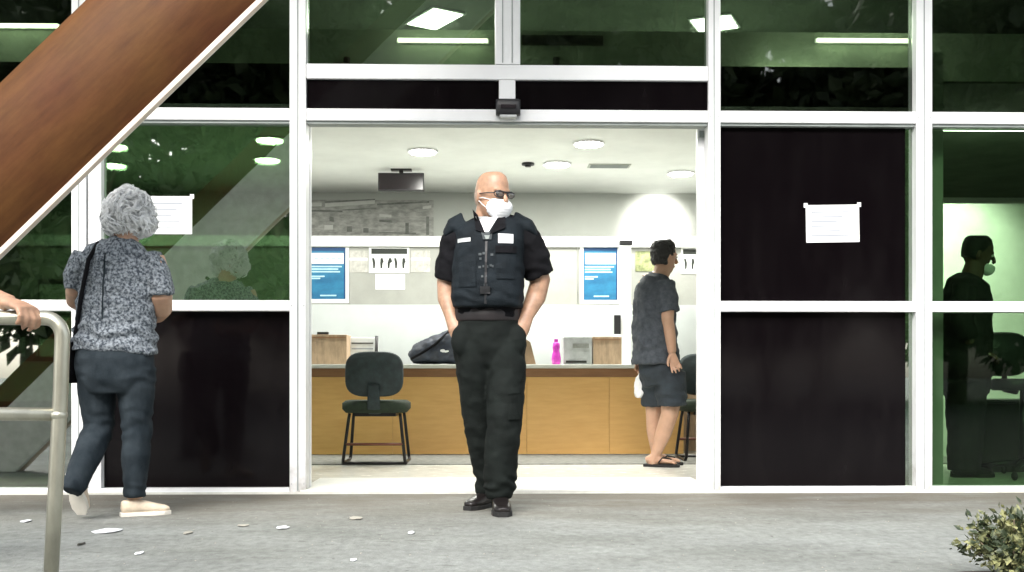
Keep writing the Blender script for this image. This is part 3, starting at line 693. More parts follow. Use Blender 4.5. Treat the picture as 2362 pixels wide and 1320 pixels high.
# ------------------------------------------------------------------ room on the right
t = thing('screen_wall', (3.6, 2.6, .0125), 'pale lit room divider behind the standing silhouette', 'divider')
xr0 = XY(2172, 2.6)
B(xr0, XR - .05, 2.6, 2.66, .0125, ZY(2250, 470, 2.6)).build('panel', 'green_wall', t)
B(xr0 - .03, xr0 - .001, 2.59, 2.67, .0125, ZY(2250, 470, 2.6)).build('post', 'room_dark', t)
t = thing('added_room_light', (3.4, 1.9, ZC - .1), 'added tube light out of view in the right room, lighting the pale divider', 'light')
B(2.9, 4.3, 1.86, 1.94, ZC - .06, ZC - .0305).build('housing', 'white', t); MB().tube([(2.92, 1.9, ZC - .076), (4.28, 1.9, ZC - .076)], .014, 10).build('tube', 'emit', t)
for x in (2.95, 3.4, 3.9): light('lamp', 'SPOT', (x, 1.9, ZC - .12), t, 70, .06, aim=(x + .05, 2.62, 1.15), spot=92)  # spots added under the unseen tube to light the divider
# swivel chair
p = PY(2318, 1080, .8); cxx, cyy = p.x + .10, .95
t = thing('swivel_chair', (cxx, cyy, .0125), 'black swivel chair in silhouette right of the standing figure', 'chair')
MB().loft([((cxx - .02, cyy + .03, .845), .185, .14), ((cxx - .02, cyy + .06, .85), .20, .155), ((cxx - .02, cyy + .10, .845), .185, .14)], 28, side=(1, 0, 0), p=3).build('backrest', 'black_plastic', t, smooth=True)
MB().loft([((cxx, cyy - .2, .60), .18, .16), ((cxx, cyy - .2, .62), .2, .18), ((cxx, cyy - .2, .665), .2, .18), ((cxx, cyy - .2, .68), .17, .16)], 24, side=(1, 0, 0), p=3).build('seat', 'black_plastic', t, smooth=True)
MB().tube([(cxx, cyy + .07, .72), (cxx, cyy + .06, .60), (cxx, cyy - .1, .59)], .02, 8).build('spine', 'black_metal', t, smooth=True)
MB().tube([(cxx, cyy - .2, .09), (cxx, cyy - .2, .60)], [.03, .02], 12).build('column', 'black_metal', t, smooth=True)
for k in range(5):
    q = 2 * math.pi * k / 5 + .3; e = (cxx + .28 * math.cos(q), cyy - .2 + .28 * math.sin(q))
    MB().tube([(cxx, cyy - .2, .12), (e[0], e[1], .085)], [.025, .016], 8).build('foot', 'black_metal', t, smooth=True)
    MB().ell((e[0], e[1], .043), (.022, .022, .030), n=10).build('castor', 'rubber', t, smooth=True)
x0 = XY(2312, .75)
t = thing('dark_crate', (x0 + .25, .55, .0125), 'low dark crate on the floor beneath the swivel chair at the right edge', 'crate')
B(x0 + .02, x0 + .5, 1.15, 1.5, .0125, .50).build('body', 'room_dark', t, bevel=.01); B(x0, x0 + .52, 1.13, 1.52, .501, .53).build('lid', 'black_plastic', t, bevel=.006)

# ================================================================== PEOPLE
def head_parts(mb, Mx, k=1.0, jaw=1.0):
    st = [(.119, .015, .026, .030), (.112, .015, .048, .060), (.092, .012, .066, .085), (.06, .010, .0755, .097), (.03, .008, .0775, .100), (0, .006, .0755, .096), (-.03, .0, .072, .088), (-.06, -.008, .066 * jaw, .076), (-.085, -.018, .056 * jaw, .064), (-.105, -.03, .043 * jaw, .048), (-.119, -.04, .026, .028)]
    sd = (Mx.to_3x3() @ Vector((1, 0, 0)))
    mb.loft([(Mx @ Vector((0, cy * k, z * k)), rx * k, ry * k) for z, cy, rx, ry in st], 24, side=sd)
    mb.loft([(Mx @ Vector((0, -.088 * k, .012 * k)), .009, .010), (Mx @ Vector((0, -.104 * k, -.012 * k)), .012, .012), (Mx @ Vector((0, -.112 * k, -.034 * k)), .016, .013), (Mx @ Vector((0, -.098 * k, -.044 * k)), .012, .010)], 10, side=sd)
    mb.ell(Mx @ Vector((0, -.082 * k, .022 * k)), (.055 * k, .014 * k, .010 * k), Mx.to_3x3(), 12)
    mb.ell(Mx @ Vector((0, -.078 * k, -.070 * k)), (.024 * k, .012 * k, .010 * k), Mx.to_3x3(), 12)
    for s in (-1, 1):
        r3 = Mx.to_3x3() @ Matrix.Rotation(s * R(25), 3, 'Z')
        mb.ell(Mx @ Vector((s * .082 * k, .018 * k, -.012 * k)), (.009 * k, .021 * k, .033 * k), r3, 12)
def eyes(Mx, par, k=1.0):
    for s in (-1, 1):
        e = MB().ell(Mx @ Vector((s * .032 * k, -.083 * k, .002 * k)), (.012, .010, .009), Mx.to_3x3(), 12).build('eye', 'eye_white', par, smooth=True)
        MB().ell(Mx @ Vector((s * .032 * k, -.0915 * k, .002 * k)), (.0055, .0028, .0055), Mx.to_3x3(), 10).build('iris', 'hair_black', e, smooth=True)
def hand(mb, Mx, side, curl=(18, 22, 16), k=1.0, spread=6):
    # wrist at the origin, fingers along +X, palm faces -Z, thumb towards side*Y
    sd = Mx.to_3x3() @ Vector((0, 1, 0))
    T = lambda x, y, z: Mx @ (Vector((x, y, z)) * k)
    mb.loft([(T(-.02, 0, 0), .024 * k, .019 * k), (T(.01, 0, 0), .029 * k, .019 * k), (T(.05, .002 * side, 0), .039 * k, .017 * k), (T(.088, 0, -.002), .040 * k, .0125 * k), (T(.096, 0, -.003), .034 * k, .009 * k)], 16, side=sd)
    for q, (y, ln) in enumerate(((-.032, .062), (-.011, .078), (.011, .085), (.032, .076))):
        a = 0; p = Vector((.086, y * side, -.002)); pts = [p.copy()]; yaw = R((q - 1.5) * spread) * side
        for j, fr in enumerate((.45, .30, .25)):
            a += R(curl[j]); p = p + Vector((math.cos(a) * math.cos(yaw), math.cos(a) * math.sin(yaw), -math.sin(a))) * ln * fr; pts.append(p.copy())
        mb.tube([T(*p) for p in pts], [.0098 * k, .0092 * k, .0084 * k, .0066 * k], 10, side=sd)
    pts = [(.018, .024 * side, -.006), (.045, .046 * side, -.014), (.072, .056 * side, -.020), (.094, .056 * side, -.026)]
    mb.tube([T(*p) for p in pts], [.014 * k, .0125 * k, .0105 * k, .0075 * k], 10, side=sd)
def shoe(par, Mx, k=1.0, mat='boot', sole='rubber', high=.10, open_=False):
    # canonical: heel near origin, toe along -Y, ground at z=0
    T = lambda x, y, z: Mx @ (Vector((x, y, z)) * k)
    sd = Mx.to_3x3() @ Vector((1, 0, 0))
    sh = MB().loft([(T(0, .072, .055), .026 * k, .030 * k), (T(0, .055, .055), .036 * k, .040 * k), (T(0, 0, .058), .040 * k, .044 * k), (T(0, -.06, .050), .044 * k, .036 * k), (T(0, -.12, .040), .048 * k, .028 * k), (T(0, -.17, .034), .043 * k, .022 * k), (T(0, -.196, .030), .024 * k, .014 * k)], 18, side=sd, p=2.4)
    sh.loft([(T(0, .03, .04), .034 * k, .048 * k), (T(0, .03, .04 + high), .036 * k, .045 * k)], 16, side=sd)
    o = sh.build('shoe', mat, par, smooth=True, remesh=.006, sm=3)
    pts = [(.030, .078), (-.030, .078), (-.036, .04), (-.034, -.03), (-.050, -.10), (-.048, -.16), (-.026, -.203), (.026, -.203), (.048, -.16), (.050, -.10), (.034, -.03), (.036, .04)]
    s = MB(); n = len(pts)
    s.add([T(x, y, 0) for x, y in pts] + [T(x, y, .024) for x, y in pts], [tuple(range(n)), tuple(range(2 * n - 1, n - 1, -1))] + [(i, n + i, n + (i + 1) % n, (i + 1) % n) for i in range(n)])
    s.build('sole', sole, o, bevel=.003)
    return o
def headM(c, yaw, pitch=0, roll=0):
    # yaw 0 looks at the camera, positive turns to the right of the picture
    return Matrix.Translation(c) @ Matrix.Rotation(-YAW + R(yaw), 4, 'Z') @ Matrix.Rotation(R(roll), 4, 'Y') @ Matrix.Rotation(R(pitch), 4, 'X')
class Px:
    """stations given in picture pixels at a person's own distance"""
    def __init__(s, d0): s.d0 = d0; s.s = FPX / d0
    def P(s, px, py, dd=0): return W(px, py, s.d0 + dd)
    def st(s, L): return [(s.P(a[0], a[1], a[2]), a[3] / s.s, a[4] / s.s) for a in L]
def decal(par, name, me_obj, P, quad, mat, n=8, off=.003, th=.003, bvh=None):
    """a thin piece laid on a garment: quad = 4 picture points tl,tr,br,bl"""
    vs = []; fs = []; tl, tr, br, bl = [Vector(q) for q in quad]
    for i in range(n + 1):
        for j in range(n + 1):
            u, v = j / n, i / n
            q = (tl * (1 - u) + tr * u) * (1 - v) + (bl * (1 - u) + br * u) * v
            far = P.P(q.x, q.y, 0); o = far - FW * 2
            h = bvh.ray_cast(o, FW, 4)[0]
            vs.append((h if h else far - FW * .12) - FW * off)
    k = (n + 1) ** 2; vs += [v + FW * (th + off) for v in vs]
    idx = lambda i, j: i * (n + 1) + j
    for i in range(n):
        for j in range(n):
            f = (idx(i, j), idx(i + 1, j), idx(i + 1, j + 1), idx(i, j + 1)); fs.append(f); fs.append(tuple(q + k for q in reversed(f)))
    rim = [idx(0, j) for j in range(n)] + [idx(i, n) for i in range(n)] + [idx(n, n - j) for j in range(n)] + [idx(n - i, 0) for i in range(n)]
    for a, b in zip(rim, rim[1:] + rim[:1]): fs.append((a, b, b + k, a + k))
    return MB().add(vs, fs).build(name, mat, par, smooth=False)
def bvh_of(o):
    me = o.data; L = world_loc(o)
    return BVHTree.FromPolygons([v.co + L for v in me.vertices], [tuple(p.vertices) for p in me.polygons])
def folds(P, rows, amp, seed, sc=10, extra=()):
    """horizontal cloth folds strongest at given picture rows"""
    n1 = wr(amp, sc, seed, (1.2, 1.2, 1.6)); 
    def f(p):
        d = n1(p); py = HY - (p.z - CAMH) * P.s
        for (y, h, a, fr) in rows:
            g = math.exp(-((py - y) / h) ** 2)
            if g > .02: d += a * g * math.sin(fr * p.z + 5 * noise.noise(p * 9 + Vector((seed, 0, 0))) + 9 * p.x)
        return d
    return f

# ---------------------------------------------------------------- guard
g = Px(5.57)
t = thing('person', W(1130, 1180, 5.57) * Vector((1, 1, 0)) if False else Vector((W(1130, 1180, 5.57).x, W(1130, 1180, 5.57).y, 0)),
          'bald masked person in black uniform vest walking out of the doorway, hands in pockets', 'person')
hm = headM(g.P(1137, 452, -.03), 38, 4, 0)
b = MB(); head_parts(b, hm, 1.0, 1.1)
b.loft(g.st([(1127, 478, .0, 28, 31), (1124, 500, .01, 29, 31), (1124, 522, .02, 38, 36), (1126, 545, .02, 70, 40)]), 18)
b.loft(g.st([(1128, 535, .02, 78, 40), (1130, 580, .02, 74, 48), (1127, 680, .02, 66, 50), (1125, 760, .02, 66, 46), (1125, 830, .02, 62, 44)]), 20)
for L in ([(1066, 548, .02, 32, 32), (1045, 600, .04, 29, 29), (1031, 652, .06, 24, 25), (1032, 690, .04, 23, 22), (1042, 728, .0, 17, 16), (1054, 758, -.03, 21, 15), (1066, 785, -.03, 20, 12)],
          [(1197, 548, .02, 32, 32), (1222, 595, .04, 29, 29), (1246, 648, .06, 25, 25), (1236, 686, .05, 24, 22), (1215, 728, .0, 17, 16), (1202, 756, -.03, 21, 15), (1190, 783, -.03, 20, 12)]):
    b.loft(g.st(L), 16)
for L in ([(1092, 820, .02, 34, 36), (1103, 960, .10, 26, 28), (1118, 1100, .20, 18, 20), (1116, 1140, .2, 18, 20)], [(1162, 820, .02, 34, 36), (1160, 960, -.07, 26, 28), (1150, 1100, -.02, 18, 20), (1148, 1150, -.02, 18, 20)]):
    b.loft(g.st(L), 16)
body = b.build('body', 'skin_tan', t, smooth=True, remesh=.006, sm=3)
eyes(hm, body)
# glasses
gl = MB()
T = lambda x, y, z: hm @ Vector((x, y, z))
for s in (-1, 1):
    pts = [T(s * (.036 + .026 * math.cos(q)), -.104 + .012 * abs(math.cos(q)) * (1 if math.cos(q) > 0 else 0), .0 + .017 * math.sin(q)) for q in [2 * math.pi * k / 14 for k in range(15)]]
    gl.tube(pts, .0026, 6)
    gl.tube([T(s * .061, -.094, .004), T(s * .078, -.06, .004), T(s * .083, .01, .004), T(s * .082, .03, -.008)], .0030, 6)
gl.tube([T(-.062, -.094, .010), T(-.03, -.106, .014), T(0, -.108, .010), T(.03, -.106, .014), T(.062, -.094, .010)], .0042, 8)
glo = gl.build('glasses', 'black_plastic', t, smooth=True)
for s in (-1, 1): MB().ell(T(s * .036, -.103, 0), (.025, .0022, .016), hm.to_3x3(), 14).build('lens', 'lens', glo, smooth=True)
# mask
mk = MB(); sdm = hm.to_3x3() @ Vector((1, 0, 0))
mk.loft([(T(0, -.064, -.014), .034, .044), (T(0, -.060, -.026), .054, .058), (T(0, -.056, -.045), .066, .068), (T(0, -.054, -.068), .067, .068), (T(0, -.054, -.092), .058, .060), (T(0, -.054, -.112), .038, .046), (T(0, -.05, -.122), .018, .024)], 24, side=sdm, p=2.3)
mko = mk.build('face_mask', 'mask', t, smooth=True, remesh=.006, sm=4, fn=lambda p: .0012 * math.sin((hm.inverted() @ p).z * 420))
for s in (-1, 1):
    for z in (-.03, -.088): MB().tube([T(s * .055, -.068, z), T(s * .078, -.02, z * .6), T(s * .085, .022, -.02)], .002, 6).build('ear_loop', 'mask', mko)
# grey stubble at the back of the head
b = MB(); b.loft([(T(0, .045, .04), .067, .066), (T(0, .045, .0), .071, .066), (T(0, .043, -.035), .067, .060), (T(0, .04, -.06), .056, .052)], 20, side=sdm)
b.build('hair', pm('grey_stubble', (.36, .27, .21), .8, var=.2, scale=60, bump=.4, bscale=200), t, smooth=True, remesh=.006, sm=3)
# shirt
sh = MB()
sh.loft(g.st([(1127, 500, .03, 40, 40), (1129, 512, .03, 66, 46), (1131, 528, .02, 90, 54), (1132, 548, .02, 98, 60), (1132, 580, .02, 90, 64), (1128, 630, .02, 80, 66), (1126, 690, .02, 76, 66), (1125, 735, .02, 76, 62)]), 28, p=2.3)
sh.loft(g.st([(1080, 532, .02, 34, 44), (1056, 562, .03, 40, 44), (1043, 605, .045, 38, 42), (1035, 646, .06, 33, 38)]), 18)
sh.loft(g.st([(1188, 532, .02, 34, 44), (1212, 560, .03, 40, 44), (1231, 598, .045, 39, 42), (1245, 636, .06, 34, 38)]), 18)
shirt = sh.build('shirt', 'black_cloth', t, smooth=True, remesh=.008, sm=3, fn=folds(g, [(640, 40, .004, 60), (575, 30, .003, 50)], .007, 4))
# vest
v = MB()
v.loft(g.st([(1128, 516, .015, 62, 50), (1130, 532, .01, 82, 62), (1130, 556, .0, 80, 74), (1128, 600, .0, 82, 80), (1126, 650, .0, 84, 82), (1125, 690, .0, 83, 80), (1125, 712, .0, 80, 74)]), 32, p=2.9)
for s in (-1, 1):
    v.loft(g.st([(1128 + s * 55, 514, .02, 26, 40), (1131 + s * 88, 524, .02, 20, 40), (1132 + s * 105, 540, .03, 8, 34)]), 16)
vest = v.build('vest', 'vest', t, smooth=True, remesh=.008, sm=3, fn=folds(g, [(690, 22, .003, 90), (610, 40, .003, 40)], .005, 9))
bv = bvh_of(vest)
def dc(name, q, mat, par=vest, off=.004, th=.004, n=6): return decal(par, name, None, g, q, mat, n, off, th, bv)
dc('undershirt', ((1098, 508), (1149, 508), (1128, 546), (1120, 546)), 'white_cloth', t, .006, .006)
dc('name_patch', ((1150, 549), (1184, 549), (1184, 570), (1150, 570)), 'white', vest, .006)
dc('name_strip', ((1058, 558), (1088, 557), (1088, 566), (1058, 567)), 'grey_plastic', vest, .005)
dc('badge', ((1112, 545), (1137, 545), (1135, 562), (1116, 562)), 'vest_print', vest, .007)
dc('badge_star', ((1119, 553), (1131, 553), (1129, 561), (1122, 561)), 'grey_trim', vest, .009)
dc('collar', ((1092, 492), (1104, 505), (1121, 548), (1100, 540)), 'black_cloth', t, .012, .008)
dc('collar', ((1150, 510), (1166, 506), (1166, 535), (1131, 550)), 'black_cloth', t, .012, .008)
dc('pocket', ((1062, 600), (1100, 600), (1100, 668), (1062, 668)), 'vest', vest, .006, .006)
dc('pocket', ((1146, 580), (1190, 580), (1188, 650), (1146, 650)), 'vest', vest, .006, .006)
dc('pocket_flap', ((1144, 576), (1192, 576), (1191, 592), (1144, 592)), 'black_cloth', vest, .014, .006)
dc('zip', ((1121, 566), (1126, 566), (1124, 706), (1119, 706)), 'black_plastic', vest, .005)
for k, (x, y, w_) in enumerate(((1106, 593, 7), (1115, 591, 6), (1133, 594, 6), (1108, 603, 5), (1106, 622, 6), (1115, 620, 4), (1122, 621, 6), (1131, 618, 5), (1136, 620, 4), (1112, 643, 5), (1120, 641, 5), (1118, 662, 8))):
    dc('vest_mark', ((x, y), (x + w_, y), (x + w_, y + 5), (x, y + 5)), 'vest_print', vest, .0035, .002, 2)
dc('buckle', ((1110, 668), (1132, 668), (1132, 684), (1110, 684)), 'black_plastic', vest, .012, .01)
b = MB(); b.loft(g.st([(1125, 712, .02, 79, 64), (1125, 728, .02, 80, 66), (1125, 744, .02, 80, 64)]), 28)
belt = b.build('belt', 'belt', t, smooth=True, remesh=.008, sm=2)
# trousers
p_ = MB()
p_.loft(g.st([(1125, 736, .02, 79, 60), (1126, 770, .02, 84, 64), (1130, 805, .02, 85, 60), (1132, 840, .02, 78, 48), (1132, 872, .02, 60, 26)]), 28)
p_.loft(g.st([(1092, 790, .02, 44, 58), (1096, 860, .03, 44, 56), (1102, 930, .07, 40, 46), (1108, 990, .10, 37, 42), (1116, 1050, .15, 33, 38), (1124, 1095, .19, 30, 36), (1121, 1122, .20, 28, 34), (1120, 1140, .205, 24, 28)]), 20)
p_.loft(g.st([(1168, 800, .02, 46, 58), (1168, 860, -.01, 46, 54), (1166, 930, -.05, 43, 48), (1162, 990, -.07, 41, 44), (1156, 1050, -.06, 39, 42), (1154, 1092, -.04, 38, 42), (1152, 1120, -.02, 38, 42), (1151, 1140, -.02, 32, 36), (1151, 1150, -.02, 27, 30)]), 20)
# pocket bulges
for x in (1064, 1192): p_.ell(g.P(x, 785, -.06), (.055, .05, .08))
trs = p_.build('trousers', 'pants', t, smooth=True, remesh=.008, sm=8, fn=folds(g, [(1112, 22, .007, 95), (965, 50, .003, 40), (845, 40, .004, 35)], .006, 14, 9))
bt = bvh_of(trs)
for q in (((1176, 895), (1206, 890), (1202, 965), (1172, 965)),): decal(trs, 'cargo_pocket', None, g, q, 'pants', 6, .012, .012, bt)
decal(trs, 'cargo_flap', None, g, ((1174, 888), (1208, 884), (1206, 905), (1173, 908)), 'pants', 6, .018, .008, bt)
f1 = g.P(1153, 1168, -.02); shoe(t, Matrix.Translation((f1.x, f1.y, 0)) @ Matrix.Rotation(R(4), 4, 'Z'), 1.02, 'boot', 'rubber', .21)
f2 = g.P(1124, 1160, .20); shoe(t, Matrix.Translation((f2.x, f2.y, 0)) @ Matrix.Rotation(R(-34), 4, 'Z'), .93, 'boot', 'rubber', .21)

# ---------------------------------------------------------------- woman with grey hair
g = Px(5.40); c0 = g.P(270, 1190, 0)
t = thing('person', (c0.x, c0.y, 0), 'person with curly grey-white hair in mottled blouse seen from behind by left panes', 'person')
hm = headM(g.P(300, 500, .0), 165, 6, 0)
b = MB(); head_parts(b, hm, .95)
b.loft(g.st([(298, 525, .02, 28, 30), (291, 552, .0, 28, 30), (286, 575, .0, 40, 34), (282, 598, .0, 74, 42)]), 18)
b.loft(g.st([(280, 590, 0, 80, 44), (275, 660, 0, 72, 50), (268, 760, 0, 72, 50), (264, 850, .0, 70, 48)]), 20)
# arms bent forward
b.loft(g.st([(352, 598, 0, 28, 28), (368, 640, .0, 26, 26), (372, 684, -.01, 25, 25), (373, 712, .05, 24, 24), (364, 728, .16, 18, 18), (352, 726, .25, 15, 14)]), 16)
b.loft(g.st([(196, 600, 0, 26, 26), (180, 640, .0, 24, 24), (174, 674, .0, 22, 22), (172, 694, .07, 19, 19), (182, 704, .18, 15, 15), (196, 702, .24, 14, 13)]), 16)
for (px, py, dd, sd_, ang) in ((352, 726, .25, 1, 100), (196, 702, .24, -1, 78)):
    hx = Matrix.Translation(g.P(px, py, dd)) @ Matrix.Rotation(R(ang), 4, 'Z') @ Matrix.Rotation(R(sd_ * 60), 4, 'X')
    hand(b, hx, sd_, (28, 34, 22), .92)
for L in ([(222, 850, .0, 36, 38), (226, 960, .04, 23, 25), (222, 1000, .02, 21, 23), (202, 1050, -.10, 19, 21), (181, 1098, -.20, 16, 17), (167, 1124, -.24, 15, 16)], [(312, 850, .0, 38, 38), (313, 980, .03, 26, 28), (311, 1110, .0, 18, 20), (311, 1150, .0, 18, 20)]):
    b.loft(g.st(L), 16)
body = b.build('body', 'skin_pale', t, smooth=True, remesh=.006, sm=3); eyes(hm, body, .95)
# hair: a full cap of loose curls
hb = MB(); hc = g.P(297, 497, .0)
hb.ell(g.P(298, 488, .0), (.116, .12, .098)); hb.ell(g.P(282, 508, -.02), (.092, .10, .075)); hb.ell(g.P(316, 508, 0), (.085, .11, .075)); hb.ell(g.P(300, 470, 0), (.09, .1, .075)); hb.ell(g.P(272, 480, 0), (.06, .08, .06))
capm = hb.mesh('c', remesh=.01, sm=5)
bh = BVHTree.FromPolygons([v.co for v in capm.vertices], [tuple(p.vertices) for p in capm.polygons])
hair = MB(); rnd = random.Random(5)
pts = [(v.co.copy(), v.normal.copy()) for v in capm.vertices]
hcap = place('hair', capm, 'hair_grey', t, True)
nv = [v.normal.copy() for v in hcap.data.vertices]
for v, n_ in zip(hcap.data.vertices, nv): v.co += n_ * (-.004 + .020 * noise.noise(v.co * 22) + .010 * noise.noise(v.co * 50))
for k in range(460):
    p, n_ = rnd.choice(pts)
    t_ = Vector((rnd.gauss(0, .55), rnd.gauss(0, .55), rnd.gauss(-.45, .5))); t_ = (t_ - n_ * t_.dot(n_)).normalized(); b_ = n_.cross(t_)
    L_ = rnd.uniform(.045, .085); ph = rnd.random() * 6.28; wv = rnd.uniform(.006, .013); lift = rnd.uniform(.006, .020)
    for m_ in range(5):
        q = []; o1, o2 = rnd.gauss(0, .0032), rnd.gauss(0, .003)
        for j in range(8):
            u = j / 7; q.append(p + n_ * (o2 - .004 + lift * math.sin(2.6 * u) + .004 * math.sin(7 * u + ph)) + t_ * (L_ * u) - n_ * ((L_ * u) ** 2 / .26) + b_ * (o1 + wv * math.sin(5.5 * u + ph)))
        hair.tube(q, [.0017, .0019, .0019, .0019, .0018, .0017, .0014, .0007], 4)
hair.build('curls', 'hair_white', hcap, smooth=True)['kind'] = 'stuff'
# blouse
sh = MB()
sh.loft(g.st([(289, 556, .01, 34, 34), (286, 570, .0, 58, 42), (281, 586, .0, 86, 50), (278, 610, .0, 96, 56), (275, 660, .0, 90, 62), (270, 720, .0, 90, 64), (266, 770, .0, 94, 66), (264, 812, .0, 97, 68)]), 28)
sh.loft(g.st([(340, 590, .0, 32, 38), (358, 628, .0, 33, 38), (370, 664, -.01, 31, 36), (374, 684, -.01, 29, 34)]), 18)
sh.loft(g.st([(205, 590, .0, 34, 40), (187, 625, .0, 34, 38), (178, 655, .0, 30, 34), (175, 672, .0, 27, 32)]), 18)
bl = sh.build('blouse', 'blouse', t, smooth=True, remesh=.008, sm=3, fn=folds(g, [(780, 45, .009, 75), (700, 40, .003, 60)], .012, 21, 9))
bb = bvh_of(bl)
decal(bl, 'back_seam', None, g, ((261, 590), (264, 590), (262, 740), (258, 740)), 'jeans', 8, .003, .003, bb)
st = MB(); st.tube([g.P(236, 556, .04), g.P(226, 562, -.06), g.P(204, 600, -.115), g.P(196, 640, -.115), g.P(186, 690, -.11), g.P(176, 760, -.09), g.P(168, 800, -.06)], .011, 8)
st.build('bag_strap', 'black_cloth', t, smooth=True)
b = MB(); b.loft(g.st([(166, 790, .0, 14, 48), (164, 815, .0, 18, 56), (160, 860, .0, 18, 58), (160, 884, .0, 14, 52)]), 18, p=3)
b.build('shoulder_bag', 'black_cloth', t, smooth=True)
p_ = MB()
p_.loft(g.st([(264, 790, .0, 86, 60), (264, 830, -.01, 90, 66), (266, 870, -.01, 88, 64), (267, 900, .0, 74, 52)]), 28)
p_.loft(g.st([(224, 850, .0, 47, 56), (224, 910, .02, 42, 46), (228, 965, .04, 35, 39), (224, 1000, .02, 34, 37), (202, 1050, -.10, 31, 35), (181, 1096, -.20, 27, 31), (171, 1122, -.235, 25, 28), (165, 1136, -.25, 21, 24)]), 20)
p_.loft(g.st([(312, 850, .0, 47, 54), (314, 910, .01, 41, 46), (315, 980, .02, 34, 38), (314, 1050, .0, 32, 37), (311, 1110, .0, 27, 31), (310, 1146, .0, 24, 28)]), 20)
p_.build('jeans', 'jeans', t, smooth=True, remesh=.008, sm=3, fn=folds(g, [(985, 40, .004, 80), (870, 30, .003, 70), (1130, 20, .003, 110)], .004, 31, 9))
f1 = g.P(310, 1185, .0); shoe(t, Matrix.Translation((f1.x, f1.y, 0)) @ Matrix.Rotation(R(118), 4, 'Z'), .86, 'shoe_beige', 'shoe_sole', .05)
# raised back foot: toe on the ground, heel up, sole to the viewer
f2 = g.P(160, 1194, -.235); mxs = Matrix.Translation((f2.x, f2.y + .045, .168)) @ Matrix.Rotation(R(172), 4, 'Z') @ Matrix.Rotation(R(62), 4, 'X')
shoe(t, mxs, .84, 'shoe_beige', 'shoe_sole', .05)

# ---------------------------------------------------------------- man indoors
g = Px(8.22); c0 = g.P(1525, 1080, 0)
t = thing('person', (c0.x, c0.y, .0125), 'dark-haired person in slate shirt, shorts and flip-flops walking through the lobby', 'person')
hm = headM(g.P(1534, 594, 0), 118, 0, 0)
b = MB(); head_parts(b, hm, .98)
b.loft(g.st([(1532, 612, 0, 20, 20), (1524, 634, 0, 20, 21), (1516, 652, 0, 40, 26)]), 16)
b.loft(g.st([(1514, 650, 0, 42, 28), (1512, 720, 0, 42, 34), (1515, 800, 0, 42, 34), (1525, 860, .0, 40, 34)]), 18)
b.loft(g.st([(1536, 662, -.10, 18, 18), (1540, 700, -.14, 17, 17), (1540, 738, -.16, 14, 15), (1546, 775, -.16, 13, 13), (1550, 812, -.15, 10, 10)]), 14)
b.loft(g.st([(1484, 668, .10, 17, 17), (1478, 720, .14, 15, 15), (1478, 770, .14, 12, 12), (1480, 825, .10, 10, 10)]), 14)
hand(b, Matrix.Translation(g.P(1550, 815, -.15)) @ Matrix.Rotation(R(75), 4, 'Y') @ Matrix.Rotation(R(-90), 4, 'X'), 1, (14, 20, 14), .95)
hand(b, Matrix.Translation(g.P(1480, 828, .10)) @ Matrix.Rotation(R(88), 4, 'Y') @ Matrix.Rotation(R(-90), 4, 'X'), 1, (40, 60, 40), .95)
b.loft(g.st([(1548, 900, -.02, 27, 27), (1545, 955, -.04, 20, 21), (1530, 1000, .0, 19, 20), (1514, 1045, .0, 12, 13), (1506, 1066, .0, 12, 13), (1506, 1074, -.0, 11, 12)]), 16)
b.loft(g.st([(1510, 890, .10, 26, 26), (1508, 950, .12, 19, 19), (1508, 995, .14, 17, 17), (1512, 1040, .18, 11, 12), (1514, 1060, .18, 11, 12)]), 16)
# bare feet
def foot(mb, P, px, py, dd, ang, k=1.0, z0=.032):
    q = P.P(px, py, dd); mx = Matrix.Translation((q.x, q.y, z0)) @ Matrix.Rotation(R(ang), 4, 'Z'); sd = mx.to_3x3() @ Vector((1, 0, 0))
    mb.loft([(mx @ Vector((0, .06, .03)), .022, .024), (mx @ Vector((0, .03, .036)), .032, .036), (mx @ Vector((0, -.04, .034)), .035, .032), (mx @ Vector((0, -.11, .022)), .042, .019), (mx @ Vector((0, -.15, .016)), .040, .013), (mx @ Vector((0, -.165, .014)), .03, .01)], 14, side=sd)
    for j in range(5): mb.tube([mx @ Vector((-.032 + .016 * j, -.15, .012)), mx @ Vector((-.034 + .016 * j, -.178 + abs(j - 1.2) * .006, .010))], [.0095, .008], 8, side=sd)
    return mx
m1 = foot(b, g, 1508, 1075, .0, 72); m2 = foot(b, g, 1517, 1068, .18, 78)
body = b.build('body', 'skin_pale', t, smooth=True, remesh=.006, sm=3); eyes(hm, body)
for mx in (m1, m2):
    fl = MB(); pl = [(-.038, .075), (.038, .075), (.042, .0), (.052, -.09), (.050, -.15), (.03, -.195), (-.03, -.195), (-.05, -.15), (-.052, -.09), (-.042, 0)]; n = len(pl)
    fl.add([mx @ Vector((x, y, -.0185)) for x, y in pl] + [mx @ Vector((x, y, .002)) for x, y in pl], [tuple(range(n)), tuple(range(2 * n - 1, n - 1, -1))] + [(i, n + i, n + (i + 1) % n, (i + 1) % n) for i in range(n)])
    fo = fl.build('flip_flop', 'rubber', t, bevel=.003)
    MB().tube([mx @ Vector((-.042, -.04, .012)), mx @ Vector((-.03, -.07, .052)), mx @ Vector((0, -.13, .038)), mx @ Vector((.03, -.07, .052)), mx @ Vector((.042, -.04, .012))], .006, 6).build('thong', 'rubber', fo, smooth=True)
TT = lambda x, y, z: hm @ Vector((x, y, z)); sdm = hm.to_3x3() @ Vector((1, 0, 0))
b = MB(); b.loft([(TT(0, .012, .132), .040, .050), (TT(0, .010, .118), .066, .082), (TT(0, .014, .09), .080, .098), (TT(0, .020, .05), .086, .100), (TT(0, .035, .01), .085, .088), (TT(0, .045, -.03), .078, .072), (TT(0, .05, -.06), .066, .055)], 24, side=sdm)
b.build('hair', 'hair_black', t, smooth=True, remesh=.007, sm=2, fn=wr(.007, 50, 3))
sh = MB()
